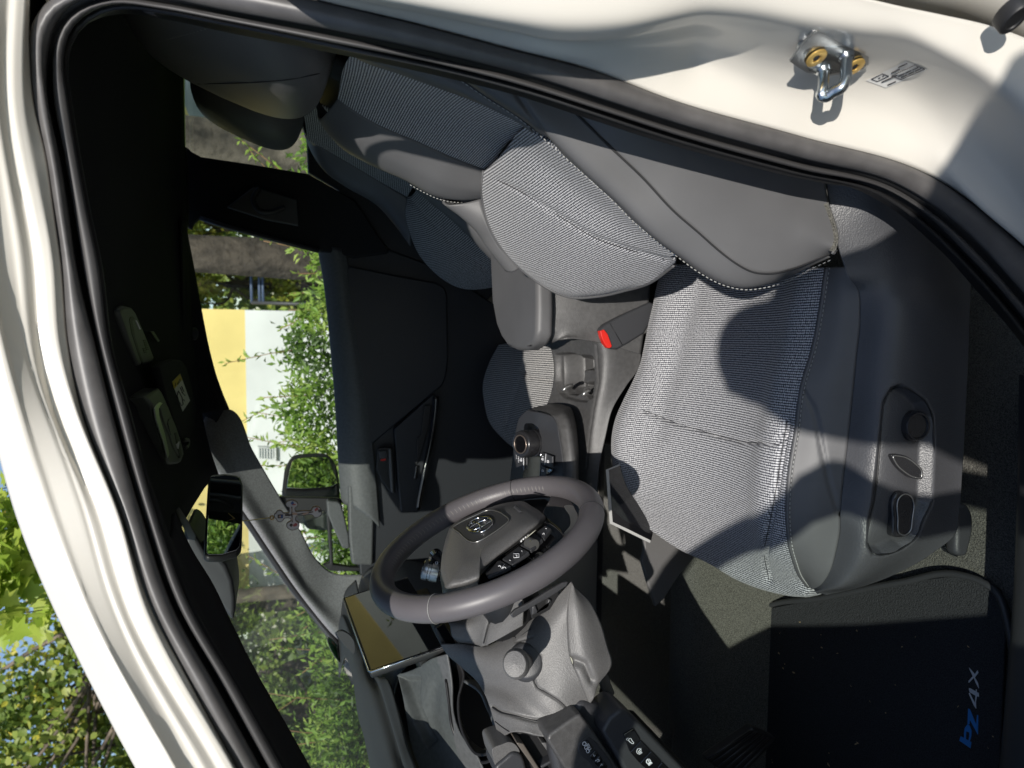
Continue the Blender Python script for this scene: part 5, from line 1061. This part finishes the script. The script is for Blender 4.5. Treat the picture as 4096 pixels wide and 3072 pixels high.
def leafmesh(name, c, size, aspect, mat, parent, tint, up=.35, bias=(-.55, 0, .55), shape='d'):
    N = len(c); c = np.asarray(c)
    nrm = rng.normal(size=(N, 3))*.75+np.array(bias); nrm /= np.linalg.norm(nrm, axis=1, keepdims=True)
    t = rng.normal(size=(N, 3))+np.array((0, 0, up)); t -= nrm*(t*nrm).sum(1, keepdims=True); t /= np.linalg.norm(t, axis=1, keepdims=True)
    s = np.cross(nrm, t); sz = np.broadcast_to(np.asarray(size, float), (N,))*rng.uniform(.65, 1.25, N)
    if shape == 'd': prof = [(0, 0, 0), (.45, .5, .10), (1, 0, -.06), (.45, -.5, .10)]; faces = [(0, 1, 2), (0, 2, 3)]
    elif shape == 'r': prof = [(0, 0, 0), (.2, .42, .06), (.6, .46, .08), (1, 0, -.05), (.6, -.46, .08), (.2, -.42, .06)]; faces = [(0, 1, 2, 3), (0, 3, 4, 5)]
    else:
        ang = [(0, -.15), (.10, .05), (-.05, .42), (.22, .28), (.38, .62), (.52, .30), (.62, .34), (.75, .14), (1, 0)]
        pts = [(a, b) for a, b in ang]+[(a, -b) for a, b in ang[-2::-1]]
        pts[0] = (0, .02); pts[-1] = (0, -.02)
        prof = [(a, b, .12*abs(b)) for a, b in pts]; k_ = len(prof); mid_ = (len(pts)-1)//2
        prof.append((.25, 0, -.03)); faces = [(i, i+1, k_) for i in range(k_-1)]
    K = len(prof); V = np.zeros((N, K, 3))
    for k, (a, b, h) in enumerate(prof): V[:, k] = c+t*(a*sz)[:, None]+s*(b*sz*aspect)[:, None]+nrm*(h*sz)[:, None]
    me = bpy.data.meshes.new(name); V = V.reshape(-1, 3)
    me.vertices.add(len(V)); me.vertices.foreach_set('co', V.astype(np.float32).ravel())
    lt = [len(f) for f in faces]; nl = sum(lt)
    li = (np.concatenate([np.array(f) for f in faces])[None, :]+(np.arange(N)*K)[:, None]).ravel()
    me.loops.add(len(li)); me.loops.foreach_set('vertex_index', li.astype(np.int32))
    tot = np.tile(lt, N); me.polygons.add(len(tot)); st = np.r_[0, np.cumsum(tot)[:-1]]
    me.polygons.foreach_set('loop_start', st.astype(np.int32)); me.polygons.foreach_set('loop_total', tot.astype(np.int32))
    me.update(calc_edges=True)
    a = me.attributes.new('tint', 'FLOAT', 'POINT'); a.data.foreach_set('value', np.repeat(np.clip(tint, 0, 1), K).astype(np.float32))
    return link(name, me, mat, parent)
def crownpts(center, rad, n, clumps=28, cs=.28):
    ctr = np.array(list(center)); rad = np.array(rad)
    d = rng.normal(size=(clumps, 3)); d /= np.linalg.norm(d, axis=1, keepdims=True); cc = ctr+d*rad*rng.uniform(.35, 1.0, (clumps, 1))**.6
    w = rng.uniform(.4, 1.6, clumps); k = rng.choice(clumps, n, p=w/w.sum()); tone = rng.uniform(-.22, .22, clumps)
    return cc[k]+rng.normal(size=(n, 3))*rad*cs*.55, tone[k], cc
M['bark'] = plain('bark', (.055, .045, .035), .9, bump=(14, 1, .03), var=(7, .5, 1.7))
M['barkpale'] = plain('mottled_bark', (.13, .105, .08), .9, bump=(14, .8, .02), var=(5, .35, 1.7))
M['stem'] = plain('stem', (.30, .17, .08), .8)
M['leafhedge'] = leafmat('hedge_leaf', [(.06, .115, .02), (.20, .34, .05), (.44, .54, .12)])
M['leafgreen'] = leafmat('tree_leaf', [(.06, .10, .022), (.18, .27, .05), (.38, .42, .09)])
M['leafyellow'] = leafmat('autumn_leaf', [(.16, .22, .04), (.40, .44, .06), (.62, .56, .08), (.52, .32, .10)])
M['leafmaple'] = leafmat('maple_leaf', [(.14, .25, .03), (.36, .50, .06), (.56, .64, .12)], .5)
M['grass'] = plain('verge', (.06, .075, .03), 1, bump=(30, 1, .03), var=(3, .5, 1.5))
M['asphalt'] = plain('asphalt', (.075, .073, .07), .9, bump=(300, .6, .004), var=(30, .75, 1.25))
gs = 120
def sheet(name, x0, x1, y0, y1, z, mat):
    o = mesh(name, [(x0, y0, z), (x1, y0, z), (x1, y1, z), (x0, y1, z)], [(0, 1, 2, 3)], mat, None, False); return tag(o, kind='structure')
sheet('ground', -gs, gs, -gs, gs, -.004, M['grass']); sheet('road', -4.5, 1.9, -gs, gs, 0, M['asphalt'])
# building -------------------------------------------------------------------------------------
pA = P(980, 1239, 9.0)
lo, hi = 5.0, 16.0
for _ in range(50):
    m_ = (lo+hi)/2
    if P(1012, 1785, m_).z > pA.z: lo, hi = (m_, hi) if P(1012, 1785, 16).z < pA.z else (lo, m_)
    else: lo, hi = (lo, m_) if P(1012, 1785, 16).z < pA.z else (m_, hi)
pB = P(1012, 1785, m_)
wd = Vector((pB.x-pA.x, pB.y-pA.y, 0))
if wd.length < .5 or abs(wd.x/wd.y) > .45: wd = Vector((.12, 1, 0))
wd.normalize(); wn = Vector((-wd.y, wd.x, 0)); wn = wn if wn.x < 0 else -wn
M['yellow_wall'] = plain('yellow_render', (.84, .68, .26), .9, bump=(60, .4, .004), var=(1.3, .86, 1.05))
M['white_wall'] = plain('white_render', (.74, .76, .74), .9, bump=(60, .4, .004), var=(1.1, .82, 1.05))
bld = empty('building', (pA.x, pA.y, 0), 'yellow rendered building with a white lower wall beyond the hedge', 'building')
LEN = 4.4
def wall(name, z0, z1, mat, out=0.0):
    bk_ = Vector((7, 1.0, 0)); c = [pA+wd*0, pA+wd*LEN, pA+wd*LEN+bk_, pA+bk_]
    c = [Vector((p.x, p.y, 0))+wn*(out if i < 2 else 0) for i, p in enumerate(c)]
    v = [(p.x, p.y, z) for z in (z0, z1) for p in c]
    o = mesh(name, v, [(0, 1, 5, 4), (1, 2, 6, 5), (2, 3, 7, 6), (3, 0, 4, 7)], mat, bld, False); return o
zb = pA.z
wall('plinth', 0, zb, M['white_wall'], .03); wl_ = wall('wall', zb, 4.0, M['yellow_wall'])
rf = [Vector((p.x, p.y, 0)) for p in (pA-wd*.02+wn*.4, pA+wd*(LEN+.4)+wn*.4, pA+wd*(LEN+.4)+Vector((7.4, 1.05, 0)), pA-wd*.02+Vector((7.4, 1.05, 0)))]
top = [Vector((p.x, p.y, 4.0)) for p in rf]; rid = [pA+Vector((3.5, .5, 0)), pA+Vector((3.5, .5, 0))+wd*(LEN+.4)]
mesh('roof', [tuple(p) for p in top]+[(r.x, r.y, 4.9) for r in rid], [(0, 1, 5, 4), (2, 3, 4, 5), (1, 2, 5), (3, 0, 4), (3, 2, 1, 0)], plain('roof_tiles', (.22, .08, .05), .8, bump=(12, .6, .02)), bld, False)
def onwall(px, py, o=.04): return PP(px, py, Vector((pA.x, pA.y, 0))+wn*o, wn)
wf = slab('window', [onwall(*a) for a in ((1030,1783),(1030,1840),(1106,1844),(1105,1788))], .06, M['white_wall'], bld, .006, dirv=wn)
slab('pane', [onwall(a, b, .115) for a, b in ((1038,1793),(1039,1833),(1090,1836),(1089,1796))], .01, plain('dark_glass', (.05, .08, .09), .1), wf, 0, dirv=-wn)
ic = [slab('t', [onwall(a, b, .118) for a, b in ((1044+k*11,1793),(1044+k*11,1834),(1049+k*11,1834),(1049+k*11,1794))], .008, M['white_wall'], wf, 0, dirv=-wn) for k in range(5)]
join(ic, 'window_bars')
# hedge ----------------------------------------------------------------------------------------
def hedge_top(y): return 1.10+.07*np.sin(y*2.3+1)+.05*np.sin(y*5.1)+.04*np.sin(y*11.7+2)
NH = 80000
hy = rng.uniform(-8, 7.5, NH); hx = 2.95+rng.normal(size=NH)*.26; hx = np.where(rng.random(NH) < .5, 2.55+np.abs(rng.normal(size=NH))*.14, hx)
ht = hedge_top(hy)+rng.normal(size=NH)*.05; hz = ht-np.abs(rng.normal(size=NH))**1.3*.42; hx += (ht-hz < .12)*rng.normal(size=NH)*.1
ok = hz > .05; hpts = np.stack([hx, hy, hz], 1)[ok]
cl_ = .22*np.sin(hpts[:, 1]*7.3+hpts[:, 2]*9)+.2*np.sin(hpts[:, 1]*17+3*hpts[:, 2])
hedge = empty('hedge', (2.95, 2, 0), 'leafy green privet hedge with loose shoots beside the far side of the car', 'hedge')
sht = []; stt = []; stems = []
for k in range(95):
    y0 = rng.uniform(-3, 7.2); x0 = rng.uniform(2.5, 3.2); z0 = float(hedge_top(y0))-.08; ln = rng.uniform(.12, .46); dx, dyy = rng.normal(size=2)*.10
    m = int(ln*70)
    for i in range(m):
        f = (i+1)/m; sht.append((x0+dx*f*ln*4+rng.normal()*.006, y0+dyy*f*ln*4+rng.normal()*.006, z0+ln*f)); stt.append(.5+.35*f)
    stems.append(tube('t', [Vector((x0, y0, z0-.1)), Vector((x0+dx*2*ln, y0+dyy*2*ln, z0+ln*.5)), Vector((x0+dx*4*ln, y0+dyy*4*ln, z0+ln))], .0022, M['stem'], hedge, 5))
allp = np.vstack([hpts, np.array(sht)]); tint = np.r_[np.clip(.42+cl_+rng.normal(size=len(hpts))*.16, 0, 1), np.array(stt)]
leafmesh('hedge_leaves', allp, .052, .36, M['leafhedge'], hedge, tint, up=.9)
join(stems, 'hedge_shoots')
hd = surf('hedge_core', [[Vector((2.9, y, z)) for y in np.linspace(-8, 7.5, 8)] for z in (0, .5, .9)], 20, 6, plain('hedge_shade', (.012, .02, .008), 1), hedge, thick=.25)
# trees ----------------------------------------------------------------------------------------
def tree(label, base, top, r0, r1, bark, limbs, crowns, leafm, nl, size, aspect=.6, tint=.45, shape='d', group=None, up=.1):
    t = empty('tree', base, label, 'tree', group)
    b, tp = Vector(base), Vector(top); pts = [b.lerp(tp, f)+Vector((math.sin(f*5+b.y)*.05, math.cos(f*4+b.x)*.05, 0)) for f in np.linspace(0, 1, 7)]
    tk = tube('trunk', pts, [r0*1.35, r0*1.05, r0, (r0+r1)/2, r1], bark, t, 14, n=24)
    P_, T_ = [], []; lim = []
    for c, r in crowns:
        p, tn, cc = crownpts(c, r, int(nl*np.prod(r)**.66), max(10, int(16*np.prod(r)**.5)))
        P_.append(p); T_.append(tn)
        for q_ in cc[::limbs]:
            s = tp.lerp(b, rng.uniform(0, .35)); e = Vector(q_); md = s.lerp(e, .5)+Vector(rng.normal(size=3)*.15)
            lim.append(tube('t', [s, md, e], [r1*.55, r1*.3, .008], bark, t, 6, n=8))
    if lim: join(lim, 'limbs')
    p = np.vstack(P_); tn = np.concatenate(T_)
    leafmesh('crown', p, size, aspect, leafm, t, tint+tn+rng.normal(size=len(p))*.13, up=up, shape=shape)
    return t
t1 = P(900, 1008, 6.0); t2 = P(900, 585, 5.2); t3 = P(1100, 2372, 7.5)
tree('thick dark trunk standing behind the hedge beside the yellow building', (t1.x, t1.y, 0), (t1.x+.1, t1.y-.05, 7.6), .17, .13, M['bark'], 3, [((t1.x+.6, t1.y-.6, 9.4), (2.2, 2.2, 1.4))], M['leafgreen'], 900, .14, .75, .5, 'r')
tree('broad trunk with sun dapples in its bark colour seen through the rear passenger window', (t2.x, t2.y, 0), (t2.x, t2.y-.2, 6.6), .20, .16, M.setdefault('bark2', plain('sun_dapple_bark', (.045, .037, .03), .9, bump=(12, 1, .03), var=(4, .45, 4.0))), 3, [((t2.x, t2.y-.8, 8.6), (2.0, 1.8, 1.3))], M['leafgreen'], 800, .14, .75, .45, 'r')  # bark colour contrast stands in for sun patches on this trunk
tree('tree with pale mottled trunk seen through the windscreen', (t3.x, t3.y, 0), (t3.x+.1, t3.y+.1, 3.4), .085, .06, M['barkpale'], 2, [((t3.x+.5, t3.y+3.2, 4.6), (1.9, 2.0, 1.3)), ((t3.x-.5, t3.y+3.0, 2.9), (1.0, 1.2, .7))], M['leafyellow'], 1500, .085, .7, .30, 'r')
c5 = P(330, 2950, 8.0)
tree('dense green tree with small round leaves above the white roof edge', (c5.x+.8, c5.y+.6, 0), (c5.x+.5, c5.y+.2, 2.9), .13, .08, M['bark'], 2, [((c5.x, c5.y, c5.z), (1.7, 1.5, 1.15)), ((c5.x+.3, c5.y+1.2, c5.z-.9), (1.3, 1.3, .9))], M['leafgreen'], 2300, .095, .9, .55, 'r')
c6 = P(250, 2480, 9.0)
tree('yellowing tree with sparse brown leaves and sky behind it', (c6.x+.4, c6.y+.3, 0), (c6.x+.2, c6.y, 3.3), .11, .07, M['bark'], 2, [((c6.x, c6.y, c6.z+.2), (1.8, 1.35, 1.3)), ((c6.x+.5, c6.y-.2, c6.z-1.5), (1.2, 1.2, .8))], M['leafyellow'], 1300, .085, .75, .38, 'r')
c7 = P(1010, 2690, 8.5)
tree('dark green tree behind the hedge low in the windscreen', (c7.x, c7.y, 0), (c7.x, c7.y, 1.6), .10, .06, M['bark'], 3, [((c7.x, c7.y, c7.z+.1), (1.0, 1.1, .65)), ((c7.x+.6, c7.y+1.6, c7.z), (1.1, 1.2, .8))], M['leafgreen'], 2200, .085, .6, .34, 'd')
c8 = P(1120, 2900, 11)
tree('small leafy tree farthest forward behind the hedge', (c8.x, c8.y, 0), (c8.x, c8.y, 1.5), .09, .05, M['bark'], 3, [((c8.x, c8.y, c8.z+.3), (1.6, 1.6, 1.0))], M['leafgreen'], 1800, .10, .6, .62, 'd')
c9 = P(880, 1140, 13); c9b = P(860, 910, 13)
tree('yellow green tree between the dark trunk and the yellow building', (c9.x+.2, c9.y, 0), (c9.x, c9.y, 2.2), .10, .06, M['bark'], 3, [((c9.x, c9.y-.25, c9.z), (.9, .75, 1.1)), ((c9.x+.5, c9.y-.2, c9.z-1.2), (.8, .6, .6))], M['leafyellow'], 6000, .085, .7, .38, 'r')
tree('yellow green tree left of the dark trunk at the rear edge of the window', (c9b.x+.2, c9b.y, 0), (c9b.x, c9b.y, 2.2), .10, .06, M['bark'], 3, [((c9b.x, c9b.y, c9b.z), (.9, 1.0, 1.2))], M['leafyellow'], 5000, .085, .7, .40, 'r')
# maple: bough with big lobed leaves over the car roof
mb_ = P(40, 2250, 2.9)
mp_ = empty('maple_tree', (4.4, 6.2, 0), 'maple with large lobed bright green leaves hanging over the car roof', 'tree')
tube('trunk', [Vector((4.4, 6.2, 0)), Vector((4.42, 6.2, 1.5)), Vector((4.5, 6.15, 3.0)), Vector((4.6, 6.2, 4.6))], [.10, .08, .06, .04], M['bark'], mp_, 12, n=20)
lv = []; lt_ = []; br = []
root = Vector((4.5, 6.15, 3.2))
for (a, b, X_, n_l) in ((40, 2120, 2.7, 26), (105, 2190, 2.8, 18), (20, 2230, 2.5, 24), (30, 2330, 2.6, 30), (90, 2300, 2.9, 16), (190, 2395, 2.9, 16), (170, 2440, 2.8, 14), (20, 2410, 2.5, 22), (-60, 2250, 2.6, 40), (-90, 2420, 2.5, 40), (-100, 2080, 2.7, 40), (60, 2020, 3.0, 8), (40, 1950, 3.1, 7)):
    c_ = P(a, b, X_)
    for k in range(n_l): lv.append(tuple(c_+Vector(rng.normal(size=3)*np.array((.12, .055, .055))))); lt_.append(rng.uniform(.3, 1))
    br.append(tube('t', [root, root.lerp(c_, .5)+Vector((0, 0, .5)), c_+Vector((0, 0, .25)), c_], [.02, .009, .005, .003], M['bark'], mp_, 6, n=14))
lv2 = [tuple(Vector((4.4, 6.2, 5.4))+Vector(rng.normal(size=3)*np.array((.9, .9, .6)))) for _ in range(700)]
join(br, 'limbs')
leafmesh('crown', lv+lv2, .105, .95, M['leafmaple'], mp_, np.r_[np.array(lt_), rng.uniform(.2, .8, len(lv2))], up=-.6, shape='m', bias=(-.7, -.3, .35))
# far wood filling the gaps low down
NF = 26000
fy_ = rng.uniform(-14, 40, NF); fx_ = 24+rng.normal(size=NF)*2.0+.15*fy_
ftop = 7.2+1.3*np.sin(fy_*.55)+.8*np.sin(fy_*1.3+1); fz_ = rng.uniform(0, 1, NF)**.8*ftop
wd_ = leafmesh('distant_trees', np.stack([fx_, fy_, fz_], 1), .34, .8, M['leafgreen'], None, .35+.3*np.sin(fy_*.9+fz_)+rng.normal(size=NF)*.15, shape='r')
tag(wd_, 'far line of mixed trees behind the building and hedge', 'trees', kind='stuff')
# metal railing between hedge and trees
rl = empty('railing', (8, -.6, 0), 'blue grey metal railing between trunk and building above the hedge', 'railing')
ra, rb_ = P(1025, 1075, 8.0), P(1030, 1215, 8.0)
for px in (1004, 1036, 1050):
    tube('rail', [P(px, 1078, 8.0), P(px+3, 1212, 8.0)], .018, plain('blue_paint', (.06, .09, .16), .5), rl, 8)
for py in (1080, 1210):
    p = P(1004, py, 8.0); tube('post', [Vector((p.x, p.y, 0)), p], .022, M['plasticdark'], rl, 8)

b2 = empty('building', (9.5, -4.0, 0), 'yellow building with pale lower storey behind the headrest at the rear window', 'building')
def box2(name, x0, x1, y0, y1, z0, z1, mat):
    v = [(x, y, z) for z in (z0, z1) for x, y in ((x0, y0), (x1, y0), (x1, y1), (x0, y1))]
    return mesh(name, v, [(0, 1, 5, 4), (1, 2, 6, 5), (2, 3, 7, 6), (3, 0, 4, 7), (4, 5, 6, 7)], mat, b2, False)
box2('plinth', 9.47, 16, -9.97, -3.57, 0, 2.6, M['white_wall']); box2('wall', 9.5, 15.97, -10, -3.6, 2.6, 6.2, M['yellow_wall']); box2('roof', 9.2, 16.3, -10.3, -3.3, 6.2, 6.5, M['asphalt'])
# ================================================================= open driver door (throws the frame shadow on the seat)
th = math.radians(55); H0 = Vector((-.86, .80, 0)); dd = Vector((-math.sin(th), -math.cos(th), 0)); dn_ = Vector((math.cos(th), -math.sin(th), 0))
def dp(u, z, o=0): return H0+dd*u+dn_*o+Vector((0, 0, z))
ddr = slab('driver_door', [dp(*a, -.10) for a in ((.0,.42),(.08,.36),(.95,.40),(1.02,.55),(1.06,.80),(1.07,.88),(.9,.885),(.77,.905),(.68,.95),(.52,1.00),(.314,1.10),(.1,1.20),(-.02,1.15),(-.02,.7))], .085, M['white'], car, .012, dirv=dn_)
slab('door_lining', [dp(*a, -.014) for a in ((.05,.46),(.92,.46),(1.0,.6),(1.03,.86),(.9,.865),(.68,.92),(.5,.98),(.12,1.15))], .012, M['farpanel'], ddr, .005, dirv=dn_)
slab('door_frame', [dp(*a, -.03) for a in ((.0,1.18),(.2,1.33),(.45,1.46),(.6,1.495),(.74,1.505),(1.016,1.512),(1.09,1.52),(1.131,1.50),(1.129,1.475),(1.10,1.42),(1.07,1.36),(1.05,1.31),(1.06,.86),(1.0,.86),(.985,1.27),(.99,1.295),(1.028,1.37),(1.049,1.43),(1.02,1.46),(.937,1.462),(.732,1.455),(.6,1.44),(.45,1.40),(.2,1.25),(.08,1.16))], .03, M['white'], ddr, .004, dirv=dn_)
slab('door_window', [dp(*a, -.02) for a in ((1.02,.86),(1.0,1.28),(1.055,1.44),(1.02,1.475),(.73,1.47),(.6,1.455),(.45,1.42),(.2,1.27),(.10,1.16),(.5,.98))], .004, glass('tinted_glass', (.90, .95, .92)), ddr, dirv=dn_)
mr_ = superell('door_mirror', dp(.20, 1.16, -.16), (dd*.09, dn_*.12, Vector((0, 0, .085))), (.45, .5), M['white'], ddr, 24, 16)
# ================================================================= photographer standing behind the camera
per = empty('person', (-1.92, -.05, 0), 'person in dark jacket and jeans standing at the open door holding up a phone', 'person')
px0 = -1.92
V_ = {'pel': (px0, -.06, .93, .14, .17), 'abd': (px0, -.06, 1.08, .12, .155), 'che': (px0+.01, -.06, 1.26, .125, .18), 'upc': (px0, -.06, 1.40, .09, .15), 'nk': (px0+.01, -.02, 1.50, .058, .058), 'nk2': (px0+.03, .0, 1.56, .056, .056), 'hd': (px0+.035, .015, 1.645, .086, .078), 'hd2': (px0+.025, .015, 1.70, .075, .072), 'hd3': (px0+.02, .015, 1.735, .045, .045),
      'sl': (px0, .10, 1.40, .062, .062), 'sr': (px0, -.23, 1.39, .065, .065), 'el': (px0+.12, .16, 1.14, .047, .047), 'er': (px0+.11, -.27, 1.13, .047, .047), 'wl': (px0+.43, .07, 1.20, .028, .03), 'wr': (px0+.43, -.10, 1.20, .028, .03), 'pal': (px0+.49, .052, 1.235, .022, .034), 'par': (px0+.49, -.078, 1.235, .022, .034),
      'hl': (px0, .03, .86, .095, .095), 'hr': (px0, -.15, .86, .095, .095), 'kl': (px0+.03, .05, .48, .06, .06), 'kr': (px0+.02, -.17, .48, .06, .06), 'al': (px0, .06, .09, .042, .042), 'ar': (px0-.01, -.18, .09, .042, .042), 'tl': (px0+.17, .08, .035, .036, .036), 'tr': (px0+.16, -.20, .035, .036, .036)}
Ed = [('pel','abd'),('abd','che'),('che','upc'),('upc','nk'),('nk','nk2'),('nk2','hd'),('hd','hd2'),('hd2','hd3'),('upc','sl'),('upc','sr'),('sl','el'),('sr','er'),('el','wl'),('er','wr'),('wl','pal'),('wr','par'),('pel','hl'),('pel','hr'),('hl','kl'),('hr','kr'),('kl','al'),('kr','ar'),('al','tl'),('ar','tr')]
# fingers: four round the phone edge and a thumb per hand, each its own chain
for s_, base_, nm_, sy in ((1, 'pal', 'l', 1), (-1, 'par', 'r', -1)):
    bx, by, bz = V_[base_][:3]
    for k in range(4):
        zz = bz+.035-.018*k; ln_k = (.9, 1.0, .95, .8)[k]
        V_[f'f{nm_}{k}a'] = (bx+.012, by+sy*.006, zz, .0105, .0105); V_[f'f{nm_}{k}b'] = (bx+.030*ln_k+.006, by+sy*.004, zz+.008, .009, .009); V_[f'f{nm_}{k}c'] = (bx+.036, by-sy*.022*ln_k, zz+.012, .008, .008)
        Ed += [(base_, f'f{nm_}{k}a'), (f'f{nm_}{k}a', f'f{nm_}{k}b'), (f'f{nm_}{k}b', f'f{nm_}{k}c')]
    V_[f't{nm_}a'] = (bx+.0, by-sy*.018, bz+.03, .012, .012); V_[f't{nm_}b'] = (bx+.012, by-sy*.03, bz+.062, .009, .009)
    Ed += [(base_, f't{nm_}a'), (f't{nm_}a', f't{nm_}b')]
keys = list(V_); me = bpy.data.meshes.new('body'); me.from_pydata([V_[k][:3] for k in keys], [(keys.index(a), keys.index(b)) for a, b in Ed], []); me.update()
M['skin'] = plain('skin', (.45, .27, .19), .5); M['jacket'] = plain('jacket', (.03, .035, .05), .8, bump=(300, .3, .001)); M['jeans'] = plain('jeans', (.05, .07, .12), .9); M['shoe'] = plain('shoe', (.02, .02, .02), .5); M['hair'] = plain('hair', (.03, .02, .012), .6, bump=(400, .8, .003))
body = link('body', me, None, per)
bpy.context.view_layer.objects.active = body; body.select_set(True)
sk = body.modifiers.new('skin', 'SKIN'); sk.use_smooth_shade = True
for i, k in enumerate(keys):
    me.skin_vertices[0].data[i].radius = (V_[k][3], V_[k][4])
me.skin_vertices[0].data[keys.index('pel')].use_root = True
body.modifiers.new('sub', 'SUBSURF').levels = 2
dg = bpy.context.evaluated_depsgraph_get(); dg.update()
m2 = bpy.data.meshes.new_from_object(body.evaluated_get(dg)); m2.name = 'body'
bpy.data.objects.remove(body)
body = link('body', m2, [M['skin'], M['jacket'], M['jeans'], M['shoe']], per)
for p in m2.polygons:
    c = p.center; p.use_smooth = True
    wx = c.x; p.material_index = 3 if c.z < .10 else 2 if c.z < .95 else 1 if (c.z < 1.52 and wx < px0+.41) else 0
superell('hair', (px0+.012, .015, 1.69), (Vector((.088, 0, 0)), Vector((0, .080, 0)), Vector((0, 0, .072))), (.9, .9), M['hair'], per, 24, 16)
slab('head_shadow_slab', [Vector((px0-.085, a, b)) for a, b in ((-.10,1.44),(-.085,1.56),(-.07,1.614),(-.067,1.663),(-.06,1.694),(-.04,1.736),(-.026,1.749),(.032,1.761),(.084,1.759),(.086,1.718),(.091,1.688),(.116,1.649),(.128,1.56),(.135,1.44))], .12, M['jacket'], per, .012)  # unseen slab cut to give the head shadow its angular outline
for yy in (-.018, .048):
    superell('eye', (px0+.105, yy, 1.655), (Vector((.010, 0, 0)), Vector((0, .014, 0)), Vector((0, 0, .008))), (1, 1), M['icon'], per, 12, 8)
superell('nose', (px0+.125, .015, 1.625), (Vector((.018, 0, 0)), Vector((0, .013, 0)), Vector((0, 0, .025))), (1, 1), M['skin'], per, 12, 8)
superell('mouth', (px0+.108, .015, 1.585), (Vector((.008, 0, 0)), Vector((0, .024, 0)), Vector((0, 0, .006))), (1, 1), M['icred'], per, 12, 8)
for yy in (-.066, .096): superell('ear', (px0+.03, yy, 1.645), (Vector((.02, 0, 0)), Vector((0, .009, 0)), Vector((0, 0, .03))), (1, 1), M['skin'], per, 12, 8)
ph = rbox('phone', (-1.4035, -.012, 1.262), ((.004, 0, 0), (0, .0365, 0), (0, 0, .073)), M['gloss'], None, .003)
tag(ph, 'black mobile phone held upright in both hands of the person', 'phone')

# keep the tree of parts to thing > part > sub-part
def depth(o):
    d = 1
    while o.parent: o = o.parent; d += 1
    return d
for o in list(COL.objects):
    if o.parent and depth(o) > 3:
        while depth(o) > 3: o.parent = o.parent.parent
